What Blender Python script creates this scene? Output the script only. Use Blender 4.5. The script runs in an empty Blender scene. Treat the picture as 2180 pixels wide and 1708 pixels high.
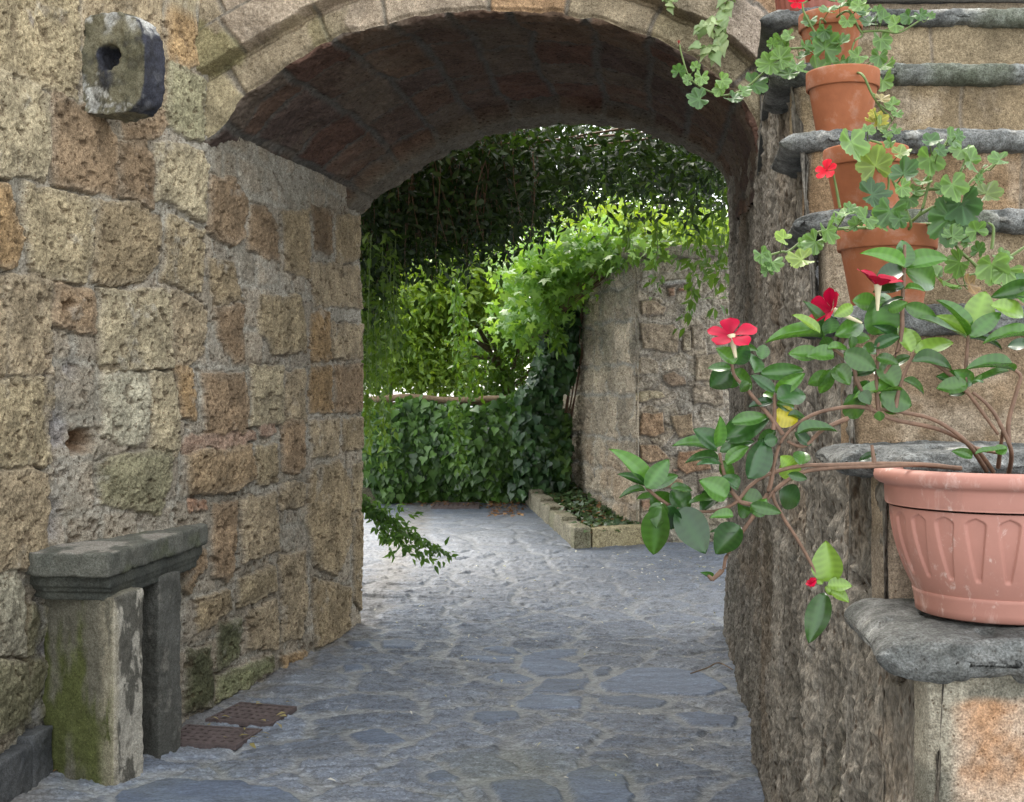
import bpy, math, random
import numpy as np
from mathutils import Vector
random.seed(7)
S = bpy.context.scene
COL = S.collection
F = 2700.0; H = 1.5; CX = 1090.0; HY = 840.0      # photograph measured on a 2180x1708 grid

# ---------------------------------------------------------------- camera, sky, sun, exposure
cam = bpy.data.objects.new('camera', bpy.data.cameras.new('camera')); COL.objects.link(cam)
cam.location = (0, 0, H); cam.rotation_euler = (math.radians(90), 0, 0)
cam.data.sensor_width = 36; cam.data.lens = 36 * F / 2180
cam.data.shift_y = -14 / 2180
cam.data.clip_start = .05; cam.data.clip_end = 3000
S.camera = cam
SUN_EL, SUN_AZ = 52, -18          # azimuth measured from +Y (beyond the arch), negative = left
w = bpy.data.worlds.new("World"); S.world = w; w.use_nodes = True
nt = w.node_tree; nt.nodes.clear()
o = nt.nodes.new('ShaderNodeOutputWorld'); bg = nt.nodes.new('ShaderNodeBackground')
sky = nt.nodes.new('ShaderNodeTexSky'); sky.sky_type = 'NISHITA'; sky.sun_disc = False
sky.sun_elevation = math.radians(SUN_EL); sky.sun_rotation = math.radians(SUN_AZ)
sky.air_density = 1.0; sky.dust_density = 3.0; sky.ozone_density = 1.0
mixw = nt.nodes.new('ShaderNodeMixRGB'); mixw.inputs[0].default_value = .55
mixw.inputs[2].default_value = (11.3, 11.3, 11.0, 1)      # bright thin cloud
nt.links.new(sky.outputs[0], mixw.inputs[1]); nt.links.new(mixw.outputs[0], bg.inputs[0])
bg.inputs[1].default_value = .10
nt.links.new(bg.outputs[0], o.inputs[0])
sun = bpy.data.objects.new('sun', bpy.data.lights.new('sun', 'SUN')); COL.objects.link(sun)
sun.data.energy = 1.0; sun.data.angle = math.radians(30); sun.data.color = (1, .95, .86)
az, el = math.radians(SUN_AZ), math.radians(SUN_EL)
sd = Vector((math.sin(az) * math.cos(el), math.cos(az) * math.cos(el), math.sin(el)))
sun.rotation_euler = sd.to_track_quat('Z', 'Y').to_euler(); sun.location = (0, 0, 20)
S.view_settings.view_transform = 'Standard'; S.view_settings.look = 'None'
S.view_settings.exposure = 1.92; S.view_settings.gamma = 1
S.render.engine = 'CYCLES'
S.cycles.max_bounces = 8; S.cycles.diffuse_bounces = 4; S.cycles.transmission_bounces = 4
S.cycles.use_denoising = True; S.cycles.sample_clamp_indirect = 6

# ---------------------------------------------------------------- numpy noise
def _h(ix, iy, iz, seed):
    n = (ix.astype(np.int64) * 374761393 + iy.astype(np.int64) * 668265263 + iz.astype(np.int64) * 2147483647 + seed * 974711) & 0xffffffff
    n = ((n ^ (n >> 13)) * 1274126177) & 0xffffffff
    n = ((n ^ (n >> 16)) * 2246822519) & 0xffffffff
    return ((n ^ (n >> 15)) & 0xffffff) / float(0xffffff)
def vnoise(x, y, z, seed=0):
    x0, y0, z0 = np.floor(x), np.floor(y), np.floor(z)
    fx, fy, fz = x - x0, y - y0, z - z0
    fx = fx * fx * (3 - 2 * fx); fy = fy * fy * (3 - 2 * fy); fz = fz * fz * (3 - 2 * fz)
    r = 0
    for a in (0, 1):
        for b in (0, 1):
            for c in (0, 1):
                wt = (fx if a else 1 - fx) * (fy if b else 1 - fy) * (fz if c else 1 - fz)
                r = r + wt * _h(x0 + a, y0 + b, z0 + c, seed)
    return r * 2 - 1
def fbm(x, y, z=0., sc=1., oc=4, seed=0, gain=.5):
    x = np.asarray(x, float); z = np.zeros_like(x) + z
    r = 0; a = 1; t = 0
    for k in range(oc):
        r = r + a * vnoise(x * sc + 13.7 * k, y * sc + 7.1 * k, z * sc + 3.3 * k, seed + k); t += a; a *= gain; sc *= 2.03
    return r / t * 1.6
def ss(a, b, x):
    t = np.clip((x - a) / (b - a), 0, 1); return t * t * (3 - 2 * t)
def worley(x, y, seed=0, jit=.85):
    ix, iy = np.floor(x), np.floor(y)
    f1 = np.full(x.shape, 9.); f2 = np.full(x.shape, 9.); cid = np.zeros(x.shape); cx = np.zeros(x.shape); cy = np.zeros(x.shape)
    P = []
    for a in (-1, 0, 1):
        for b in (-1, 0, 1):
            px = ix + a + .5 + (_h(ix + a, iy + b, ix * 0, seed) - .5) * jit
            py = iy + b + .5 + (_h(ix + a, iy + b, ix * 0, seed + 5) - .5) * jit
            d = np.hypot(x - px, y - py); idd = _h(ix + a, iy + b, ix * 0, seed + 9)
            P.append((px, py, d, idd))
            m = d < f1
            f1 = np.where(m, d, f1); cid = np.where(m, idd, cid); cx = np.where(m, px, cx); cy = np.where(m, py, cy)
    e = np.full(x.shape, 9.)        # true distance to the cell border
    for px, py, d, idd in P:
        dx, dy = px - cx, py - cy; L = np.hypot(dx, dy)
        ed = ((px + cx) / 2 - x) * dx / np.maximum(L, 1e-6) + ((py + cy) / 2 - y) * dy / np.maximum(L, 1e-6)
        e = np.where(L > 1e-5, np.minimum(e, ed), e)
    return e, cid
def courses(u, v, rowh, colw, seed, u0=-20, v0=-20, n=600):
    rg = np.random.RandomState(seed)
    rb = v0 + np.cumsum(rowh * rg.uniform(.75, 1.3, n))
    r = np.clip(np.searchsorted(rb, v) - 1, 0, n - 2)
    dv = np.minimum(v - rb[r], rb[r + 1] - v)
    off = rg.uniform(0, 1, n) * colw
    uu = (u + off[r] - u0) / colw
    k = np.floor(uu)
    def bd(k_): return k_ + (_h(k_, r, k_ * 0, seed) - .5) * .55
    b0, b1 = bd(k), bd(k + 1)
    lo = uu < b0; hi = uu > b1
    k = k - lo + hi; b0, b1 = bd(k), bd(k + 1)
    du = np.minimum(uu - b0, b1 - uu) * colw
    return np.minimum(du, dv), _h(k, r, k * 0, seed + 3)
def sdf_poly(x, y, P):
    P = np.asarray(P, float); n = len(P); d = np.full(x.shape, 1e9); ins = np.zeros(x.shape, bool)
    for i in range(n):
        a, b = P[i], P[(i + 1) % n]; e = b - a
        wx, wy = x - a[0], y - a[1]
        t = np.clip((wx * e[0] + wy * e[1]) / (e @ e + 1e-12), 0, 1)
        d = np.minimum(d, (wx - e[0] * t) ** 2 + (wy - e[1] * t) ** 2)
        c = ((a[1] > y) != (b[1] > y))
        if abs(b[1] - a[1]) > 1e-12: c &= (x < (b[0] - a[0]) * (y - a[1]) / (b[1] - a[1]) + a[0]); ins ^= c
    d = np.sqrt(d); return np.where(ins, d, -d)

# ---------------------------------------------------------------- object helpers
def setp(o, label=None, cat=None, group=None, kind=None):
    if label: o['label'] = label
    if cat: o['category'] = cat
    if group: o['group'] = group
    if kind: o['kind'] = kind
    return o
def empty(name, loc, label, cat, group=None):
    o = bpy.data.objects.new(name, None); COL.objects.link(o); o.location = loc; o.empty_display_size = .1
    return setp(o, label, cat, group)
def link_mesh(name, me, mat, parent=None):
    o = bpy.data.objects.new(name, me); COL.objects.link(o)
    if mat: me.materials.append(mat)
    if parent is not None:
        o.parent = parent; L = Vector((0, 0, 0)); p = parent
        while p is not None: L += p.location; p = p.parent
        me.transform(__import__('mathutils').Matrix.Translation(-L))
    return o
def mesh_np(name, V, Fq, mat, parent=None, col=None, smooth=True):
    """V (n,3); Fq (m,k) int"""
    me = bpy.data.meshes.new(name); V = np.asarray(V, np.float32); Fq = np.asarray(Fq, np.int32)
    me.vertices.add(len(V)); me.vertices.foreach_set('co', V.ravel())
    m, k = Fq.shape
    me.loops.add(m * k); me.loops.foreach_set('vertex_index', Fq.ravel())
    me.polygons.add(m); me.polygons.foreach_set('loop_start', np.arange(0, m * k, k, dtype=np.int32))
    try: me.polygons.foreach_set('loop_total', np.full(m, k, np.int32))
    except Exception: pass
    me.polygons.foreach_set('use_smooth', np.full(m, smooth))
    me.update(calc_edges=True)
    if col is not None:
        a = me.color_attributes.new('col', 'FLOAT_COLOR', 'POINT')
        c = np.ones((len(V), 4), np.float32); c[:, :3] = col; a.data.foreach_set('color', c.ravel())
    return link_mesh(name, me, mat, parent)
def grid(name, P, mat, parent=None, col=None, wrap=False):
    nu, nv = P.shape[:2]; I = np.arange(nu * nv).reshape(nu, nv)
    if wrap: I = np.concatenate([I, I[:1]], 0)
    q = np.stack([I[:-1, :-1], I[1:, :-1], I[1:, 1:], I[:-1, 1:]], -1).reshape(-1, 4)
    return mesh_np(name, P.reshape(-1, 3), q, mat, parent, None if col is None else col.reshape(-1, 3))
def sstack(*a): return np.stack(np.broadcast_arrays(*a), -1)
def mixc(a, b, t): return a * (1 - t[..., None]) + b * t[..., None]
def C(*a): return np.array(a, float)

# ---------------------------------------------------------------- materials
def new_mat(name):
    m = bpy.data.materials.new(name); m.use_nodes = True; t = m.node_tree; t.nodes.clear()
    o = t.nodes.new('ShaderNodeOutputMaterial'); b = t.nodes.new('ShaderNodeBsdfPrincipled')
    t.links.new(b.outputs[0], o.inputs[0]); return m, t, b, o
def tex(t, kind, scale, detail=4, rough=.6, vec=None, dist=0):
    n = t.nodes.new('ShaderNodeTexNoise' if kind == 'n' else 'ShaderNodeTexVoronoi')
    n.inputs['Scale'].default_value = scale
    if kind == 'n':
        n.inputs['Detail'].default_value = detail; n.inputs['Roughness'].default_value = rough; n.inputs['Distortion'].default_value = dist
    if vec: t.links.new(vec, n.inputs['Vector'])
    return n
def ramp(t, src, p0, c0, p1, c1):
    r = t.nodes.new('ShaderNodeValToRGB'); e = r.color_ramp.elements
    e[0].position, e[0].color = p0, tuple(c0) + (1,); e[1].position, e[1].color = p1, tuple(c1) + (1,)
    t.links.new(src, r.inputs[0]); return r
def mul(t, a, b, f=1, mode='MULTIPLY'):
    m = t.nodes.new('ShaderNodeMixRGB'); m.blend_type = mode
    if isinstance(f, (int, float)): m.inputs[0].default_value = f
    else: t.links.new(f, m.inputs[0])
    for i, s in ((1, a), (2, b)):
        if isinstance(s, tuple): m.inputs[i].default_value = s
        else: t.links.new(s, m.inputs[i])
    return m.outputs[0]
def stone_mat(name, base=None, rough=.9, spec=.25, grain=90, pit=45, bump=.5, dist=.006, speck=.5, pitcut=.12, stretch=None):
    m, t, b, o = new_mat(name)
    tc = t.nodes.new('ShaderNodeTexCoord'); vec = tc.outputs['Object']
    if stretch:
        mp = t.nodes.new('ShaderNodeMapping'); mp.inputs['Scale'].default_value = stretch; t.links.new(vec, mp.inputs[0]); vec = mp.outputs[0]
    if base is None:
        a = t.nodes.new('ShaderNodeAttribute'); a.attribute_name = 'col'; c = a.outputs['Color']
    else:
        n0 = tex(t, 'n', 7, 6, .65, vec); c = ramp(t, n0.outputs[0], .3, base[0], .7, base[1]).outputs[0]
    n1 = tex(t, 'n', grain, 5, .7, vec); n2 = tex(t, 'n', grain * 3.2, 3, .6, vec); n3 = tex(t, 'n', 16, 5, .7, vec)
    c = mul(t, c, ramp(t, n1.outputs[0], .3, (.38, .35, .32), .68, (1.5, 1.52, 1.55)).outputs[0], speck)
    c = mul(t, c, ramp(t, n2.outputs[0], .35, (.45, .45, .45), .65, (1.5, 1.5, 1.5)).outputs[0], speck)
    c = mul(t, c, ramp(t, n3.outputs[0], .3, (.78, .76, .74), .7, (1.2, 1.2, 1.2)).outputs[0], .8)
    vo = tex(t, 'v', pit, vec=vec); nv = tex(t, 'n', pit * .4, 3, .6, vec)
    th = t.nodes.new('ShaderNodeMath'); th.operation = 'MULTIPLY'; th.inputs[1].default_value = 2.2; t.links.new(nv.outputs[0], th.inputs[0])
    mm = t.nodes.new('ShaderNodeMath'); mm.operation = 'MULTIPLY'; t.links.new(vo.outputs['Distance'], mm.inputs[0]); t.links.new(th.outputs[0], mm.inputs[1])
    pr = ramp(t, mm.outputs[0], pitcut, (0, 0, 0), pitcut + .16, (1, 1, 1))
    c = mul(t, c, mul(t, (.45, .38, .33, 1), (1, 1, 1, 1), pr.outputs[0], 'MIX'))
    t.links.new(c, b.inputs['Base Color'])
    b.inputs['Roughness'].default_value = rough; b.inputs['Specular IOR Level'].default_value = spec
    h = mul(t, n1.outputs[0], n2.outputs[0], .35, 'MIX'); h = mul(t, h, pr.outputs[0], .55, 'MULTIPLY')
    bp = t.nodes.new('ShaderNodeBump'); bp.inputs['Strength'].default_value = bump; bp.inputs['Distance'].default_value = dist
    t.links.new(h, bp.inputs['Height']); t.links.new(bp.outputs[0], b.inputs['Normal'])
    return m
def leaf_mat(name, rough=.42, trans=.35, tint=(1.75, 1.65, .5), spec=.45):
    m, t, b, o = new_mat(name)
    a = t.nodes.new('ShaderNodeAttribute'); a.attribute_name = 'col'
    t.links.new(a.outputs['Color'], b.inputs['Base Color']); b.inputs['Roughness'].default_value = rough
    b.inputs['Specular IOR Level'].default_value = spec
    tr = t.nodes.new('ShaderNodeBsdfTranslucent'); t.links.new(mul(t, a.outputs['Color'], tuple(tint) + (1,)), tr.inputs[0])
    mx = t.nodes.new('ShaderNodeMixShader'); mx.inputs[0].default_value = trans
    t.links.new(b.outputs[0], mx.inputs[1]); t.links.new(tr.outputs[0], mx.inputs[2]); t.links.new(mx.outputs[0], o.inputs[0])
    return m
def plain(name, col, rough=.6, var=.3, scale=40, bump=.2, dist=.002, spec=.4, stain=None):
    m, t, b, o = new_mat(name); tc = t.nodes.new('ShaderNodeTexCoord')
    n = tex(t, 'n', scale, 6, .65, tc.outputs['Object'])
    c = tuple(x * (1 - var) for x in col); d = tuple(min(1, x * (1 + var)) for x in col)
    cc_ = ramp(t, n.outputs[0], .3, c, .7, d).outputs[0]
    if stain:
        for (sc_, st_, lo_, hi_, cs_, am_) in stain:
            mp = t.nodes.new('ShaderNodeMapping'); mp.inputs['Scale'].default_value = st_; t.links.new(tc.outputs['Object'], mp.inputs[0])
            ns = tex(t, 'n', sc_, 8, .72, mp.outputs[0], .4); cc_ = mul(t, cc_, tuple(cs_) + (1,), ramp(t, ns.outputs[0], lo_, (0, 0, 0), hi_, (am_,) * 3).outputs[0], 'MIX')
    t.links.new(cc_, b.inputs['Base Color'])
    b.inputs['Roughness'].default_value = rough; b.inputs['Specular IOR Level'].default_value = spec
    bp = t.nodes.new('ShaderNodeBump'); bp.inputs['Strength'].default_value = bump; bp.inputs['Distance'].default_value = dist
    t.links.new(n.outputs[0], bp.inputs['Height']); t.links.new(bp.outputs[0], b.inputs['Normal']); return m
M_wall = stone_mat('tufa_masonry', grain=70, pit=60, bump=.9, dist=.010, speck=.7)
M_arch = stone_mat('tufa_arch', grain=80, pit=70, bump=.9, dist=.010, pitcut=.08, speck=.7)
M_vault = stone_mat('tufa_vault', grain=60, pit=45, bump=.8, dist=.007, stretch=(.45, 1, 1))
M_side = stone_mat('rough_tufa', grain=60, pit=60, bump=1.0, dist=.014, speck=.65, stretch=(1, 1, .45))
M_far = stone_mat('rubble', grain=50, pit=40, bump=1, dist=.015, speck=.8)
M_pave = stone_mat('paving', rough=.5, spec=.5, grain=60, pit=60, bump=1.0, dist=.008, speck=.6, pitcut=.02, stretch=(.45, 1.1, 1))
M_basalt = stone_mat('basalt_tread', base=((.075, .08, .075), (.17, .175, .165)), rough=.75, spec=.4, grain=110, pit=120, bump=.8, dist=.004, pitcut=.16)
M_riser = stone_mat('tufa_riser', grain=130, pit=110, bump=.8, dist=.006, pitcut=.05, speck=.7)
M_bench = stone_mat('peperino', grain=110, pit=120, bump=.9, dist=.006, speck=.7, pitcut=.02)
M_leaf = leaf_mat('leaf_small'); M_ivy = leaf_mat('leaf_ivy', .32, .2, (1.5, 1.7, .55), .55); M_can = leaf_mat('leaf_canopy', .5, .3)
M_ger = leaf_mat('leaf_geranium', .42, .22, (1.3, 1.5, .6), .5); M_man = leaf_mat('leaf_glossy', .25, .18, (1.5, 1.7, .5), .6)
M_petal = leaf_mat('petal', .6, .1, (1.1, 1., 1.), .08)
M_terra = plain('terracotta', (.33, .118, .055), .85, .2, 14, .3, .0015, .2, [(14, (1, 1, 1), .52, .72, (.55, .42, .34), .45), (9, (1, 1, .5), .55, .75, (.16, .07, .04), .5)])
M_pink = plain('pink_plastic', (.43, .205, .16), .6, .12, 8, .15, .001, .3, [(26, (1, 1, .35), .54, .66, (.66, .48, .42), .55), (8, (1, 1, 1), .5, .8, (.28, .15, .12), .4), (45, (1, 1, .6), .58, .66, (.70, .56, .50), .55), (18, (1, 1, .25), .56, .7, (.27, .16, .13), .35)])
M_redpot = plain('red_plastic', (.30, .10, .07), .5, .12, 8)
M_soil = plain('soil', (.035, .024, .016), .95, .5, 60, 1, .01)
M_stem = plain('woody_stem', (.17, .10, .065), .7, .35, 60, .5, .002)
M_green = plain('green_stem', (.14, .2, .06), .6, .25, 60)
M_bark = plain('bark', (.13, .095, .06), .9, .45, 25, 1, .01)
M_wood = plain('old_wood', (.27, .19, .12), .85, .35, 30, .8, .005)
M_iron = plain('rusty_iron', (.13, .10, .095), .7, .35, 40, .4, .002)
M_dry = leaf_mat('dry_leaf', .8, .15, (1.1, .9, .6), .2)
M_pit_shade = plain('painted_pit_shade', (.03, .027, .022), .9, .3, 30)

# ---------------------------------------------------------------- measuring: photo grid -> world
def gz(X, Y):
    X = np.asarray(X, float); Y = np.asarray(Y, float)
    s = .06 * (np.sqrt((Y - 8) ** 2 + .3) + (Y - 8)) / 2
    s = np.minimum(s, .5)
    return s - .07 * np.exp(-((X + 1.35) ** 2 + (Y - 5.55) ** 2) / (2 * .33 ** 2))
def at(px, py, Y):
    return Vector(((px - CX) * Y / F, Y, H - (py - HY) * Y / F))
def G(px, py):
    Y = 5.0
    for k in range(60):
        z = float(gz((px - CX) * Y / F, Y)); Y = .5 * Y + .5 * (H - z) * F / (py - HY)
    v = at(px, py, Y); return v
def c1(p): return (p[0] * .4986, p[1] * .4986)                       # traced from enlarged crops of the photo
def c2(p): return (p[0] * .5015, 851.6 + p[1] * .5015)

# ---------------------------------------------------------------- left wall and passage wall
WP = np.array([(-2.55, -.6), (-1.93, 4.4), (-1.87, 5.0), (-1.455, 6.05), (-.964, 8.26)])
WS = np.concatenate([[0], np.cumsum(np.hypot(*np.diff(WP, axis=0).T))])
def wall_hit(px, py):
    k = (px - CX) / F
    for i in range(len(WP) - 1):
        a, b = WP[i], WP[i + 1]; e = b - a
        den = e[0] - k * e[1]
        if abs(den) < 1e-9: continue
        t = (k * a[1] - a[0]) / den
        if (t >= -1e-6 or i == 0) and (t <= 1 + 1e-6 or i == len(WP) - 2):
            Y = a[1] + t * e[1]; return WS[i] + t * (WS[i + 1] - WS[i]), H - (py - HY) * Y / F
    return None
TAN = [C(.42, .31, .185), C(.37, .265, .155), C(.45, .345, .22), C(.34, .235, .135), C(.40, .285, .18)]
BRN, ORG, GRN, MOS, PAL, RED, GRY = C(.27, .165, .095), C(.47, .27, .115), C(.36, .31, .185), C(.105, .105, .05), C(.50, .43, .33), C(.36, .16, .09), C(.21, .20, .185)
st = []   # (polygon in c1 or c2 crop coords, color, height)
def A_(c, h, *p): st.append(([c1(q) for q in p], c, h))
def B_(c, h, *p): st.append(([c2(q) for q in p], c, h))
T = TAN
A_(T[0], .03, (-200, -300), (325, -300), (330, 0), (345, 110), (335, 430), (215, 390), (90, 325), (-200, 250))
A_(T[2], .035, (-200, 290), (0, 320), (110, 350), (205, 405), (205, 700), (180, 760), (60, 755), (-200, 730))
A_(BRN * 1.25, .035, (225, 405), (330, 445), (370, 435), (475, 590), (475, 845), (350, 825), (225, 780), (215, 600))
A_(T[4], .02, (350, -300), (685, -300), (690, 0), (700, 260), (690, 470), (500, 500), (380, 440), (355, 100))
A_(ORG, .03, (712, 10), (820, 60), (828, 270), (790, 285), (710, 250))
A_(T[2], .02, (712, -300), (830, -300), (828, 40), (712, 0))
A_(GRN, .03, (715, 270), (790, 295), (865, 350), (868, 560), (860, 600), (790, 590), (705, 540), (700, 400))
A_(BRN * 1.2, .02, (505, 520), (690, 485), (695, 540), (640, 590), (520, 600))
A_(BRN, .025, (490, 620), (600, 600), (635, 700), (628, 880), (490, 840))
A_(T[2], .035, (640, 610), (850, 650), (875, 720), (870, 940), (760, 900), (645, 850))
A_(ORG * .9, .03, (-200, 760), (20, 790), (30, 850), (62, 1000), (50, 1135), (-200, 1130))
A_(T[0] * 1.03, .04, (90, 790), (240, 820), (388, 870), (385, 1000), (360, 1200), (330, 1208), (110, 1150), (80, 1000))
A_(T[3], .035, (402, 870), (560, 880), (660, 930), (665, 1120), (600, 1190), (420, 1210), (385, 1190), (395, 1000))
A_(T[1], .03, (705, 930), (868, 985), (865, 1238), (800, 1230), (698, 1190))
A_(T[4], .03, (10, 1180), (205, 1190), (215, 1400), (210, 1600), (15, 1600), (5, 1400))
A_(T[4], .03, (-200, 1170), (0, 1180), (5, 1600), (-200, 1600))
A_(BRN * 1.35, .03, (225, 1212), (375, 1230), (400, 1280), (400, 1410), (260, 1408), (228, 1380))
A_(T[2], .045, (420, 1240), (700, 1240), (732, 1280), (728, 1560), (440, 1588), (418, 1500))
A_(T[4], .025, (742, 1245), (855, 1280), (888, 1330), (880, 1500), (800, 1560), (738, 1560))
A_(T[0], .035, (-200, 1625), (200, 1622), (220, 1750), (215, 1960), (150, 1990), (-200, 2020))
A_(PAL, .035, (422, 1602), (600, 1600), (618, 1700), (600, 1850), (560, 1900), (430, 1860))
A_(T[2], .04, (625, 1600), (718, 1580), (728, 1700), (738, 1900), (700, 1980), (620, 1950))
A_(ORG * .85, .03, (742, 1572), (820, 1582), (825, 1785), (755, 1780))
A_(BRN * 1.15, .03, (900, 755), (1000, 765), (1048, 860), (1045, 1000), (1000, 1038), (900, 990))
A_(BRN, .02, (1062, 880), (1130, 890), (1170, 960), (1175, 1118), (1100, 1085), (1062, 1070))
A_(T[3], .012, (1200, 905), (1308, 895), (1310, 1180), (1212, 1150))
A_(BRN * .9, .012, (1322, 885), (1420, 900), (1420, 1080), (1330, 1070))
A_(T[3], .012, (1440, 925), (1550, 930), (1550, 1100), (1440, 1120))
A_(BRN * 1.1, .02, (930, 1320), (1030, 1310), (1035, 1540), (992, 1540), (940, 1430))
A_(T[1], .025, (1090, 1275), (1268, 1262), (1290, 1500), (1150, 1510), (1092, 1420))
A_(ORG * .75, .02, (1312, 1335), (1400, 1332), (1400, 1530), (1312, 1530))
A_(T[4], .02, (1412, 1382), (1545, 1390), (1552, 1530), (1412, 1530))
A_(T[4], .015, (1320, 1130), (1530, 1130), (1540, 1310), (1330, 1300))
A_(BRN * 1.25, .03, (862, 1603), (1030, 1592), (1042, 1708), (1040, 1900), (1000, 1920), (862, 1900))
A_(T[2], .03, (1060, 1560), (1190, 1560), (1200, 1800), (1060, 1820))
A_(T[4], .02, (1210, 1590), (1290, 1580), (1295, 1800), (1215, 1800))
A_(ORG * .75, .025, (1310, 1570), (1400, 1560), (1400, 1760), (1312, 1760))
A_(BRN * 1.2, .025, (1415, 1570), (1545, 1560), (1545, 1750), (1415, 1760))
A_(T[3], .015, (440 + 455, 1100), (1000, 1120), (1030, 1290), (930, 1300))
B_(T[4], .035, (-200, 330), (190, 300), (202, 480), (190, 640), (100, 720), (-200, 720))
B_(ORG * .7 + .05, .04, (772, 222), (1058, 192), (1070, 340), (1000, 368), (800, 400), (772, 340))
for q in ([(755, 165), (840, 152), (845, 198), (760, 210)], [(850, 155), (930, 155), (930, 192), (850, 195)], [(940, 152), (1080, 135), (1080, 168), (945, 190)], [(1100, 110), (1168, 98), (1170, 138), (1100, 150)]):
    B_(RED * 1.0 + .10, .02, *q)
B_(T[1], .02, (1082, 202), (1168, 190), (1175, 350), (1090, 350))
B_(BRN * 1.35, .035, (892, 442), (988, 432), (985, 600), (960, 760), (890, 745))
B_(T[4] * 1.05, .035, (1012, 422), (1165, 395), (1175, 640), (1022, 690))
B_(RED * 1.4, .02, (795, 440), (870, 430), (870, 455), (797, 470))
B_(BRN * 1.2, .03, (775, 680), (855, 640), (860, 720), (800, 812), (772, 800))
B_(T[3], .03, (822, 850), (960, 802), (970, 880), (890, 955), (822, 980))
B_(T[1], .03, (1002, 770), (1160, 712), (1170, 800), (1012, 880))
B_(T[4], .035, (1052, 900), (1168, 845), (1175, 1050), (1050, 1060))
B_(BRN * 1.4, .03, (1192, 102), (1270, 92), (1280, 280), (1260, 308), (1200, 300))
B_(T[4], .02, (1302, 95), (1420, 82), (1425, 228), (1312, 240))
B_(T[3], .02, (1442, 85), (1545, 70), (1548, 200), (1442, 220))
B_(T[4], .03, (1182, 372), (1288, 350), (1290, 440), (1192, 458))
B_(T[3] * 1.1, .04, (1312, 292), (1420, 262), (1478, 350), (1480, 600), (1420, 748), (1335, 700), (1302, 500))
B_(T[1], .02, (1492, 280), (1552, 262), (1558, 460), (1492, 470))
B_(T[3], .02, (1492, 485), (1556, 475), (1556, 900), (1502, 850))
B_(T[4], .03, (1190, 660), (1290, 642), (1308, 850), (1280, 1000), (1202, 1020))
B_(T[3], .03, (1335, 762), (1478, 800), (1480, 980), (1335, 1050))
B_(T[2], .02, (1062, 5), (1178, 0), (1172, 58), (1072, 62))
B_(MOS, .03, (800, 1060), (890, 1052), (912, 1200), (900, 1300), (790, 1322))
B_(MOS * 1.3, .035, (922, 952), (1010, 942), (1012, 1080), (930, 1150))
B_(MOS * 2.2, .03, (930, 1175), (1150, 1085), (1160, 1130), (1030, 1228), (932, 1262))
B_(ORG * .8, .03, (1192, 1092), (1290, 1062), (1290, 1090), (1200, 1140))
B_(PAL * .8, .03, (-60, 760), (60, 742), (100, 900), (100, 1095), (50, 1100), (-60, 1060))
B_(GRN * .7, .03, (115, 852), (200, 882), (202, 1000), (210, 1300), (180, 1398), (125, 1380))
B_(GRN * .75, .035, (-60, 1105), (100, 1122), (108, 1350), (-60, 1430))
B_(GRN * .8, .03, (400, 270), (560, 215), (700, 235), (705, 350), (660, 480), (420, 440))
cav = [([c1(q) for q in ((252, 1290), (290, 1268), (310, 1300), (290, 1332), (255, 1330))], .06),
       ([c1(q) for q in ((300, 1840), (390, 1830), (400, 1900), (300, 1950))], .05),
       ([c2(q) for q in ((288, 170), (345, 130), (395, 160), (380, 225), (310, 245))], .06),
       ([c2(q) for q in ((205, 110), (235, 120), (240, 300), (215, 260))], .04),
       ([c2(q) for q in ((100, 820), (118, 830), (125, 1200), (108, 1220))], .04)]
def to_sz(poly): return np.array([wall_hit(*p) for p in poly])
def lin(a, b, n): return np.linspace(a, b, n)
s_vals = np.concatenate([lin(0, 2.4, 59), lin(2.43, WS[1] - .02, 261), lin(WS[1], WS[3], 430)[:-1], lin(WS[3], WS[4] + .0, 400)])
k_corner = 320 + 429
z_vals = np.concatenate([lin(-.25, 3.2, 880), lin(3.23, 5.2, 30)])
Sg, Zg = np.meshgrid(s_vals, z_vals, indexing='ij')
wu = fbm(Sg, Zg, 0, 9, 3, 11) * .013; wv = fbm(Sg, Zg, 5, 9, 3, 12) * .013
U, V = Sg + wu + fbm(Sg, Zg, 1, 40, 2, 13) * .004, Zg + wv + fbm(Sg, Zg, 2, 40, 2, 14) * .004
mort = .5 + .5 * fbm(Sg, Zg, 0, 5, 4, 21)
colr = mixc(C(.32, .295, .235), C(.48, .445, .37), np.clip(mort, 0, 1))
ht = fbm(Sg, Zg, 0, 7, 5, 22) * .010 + fbm(Sg, Zg, 0, 45, 3, 23) * .005
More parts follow.
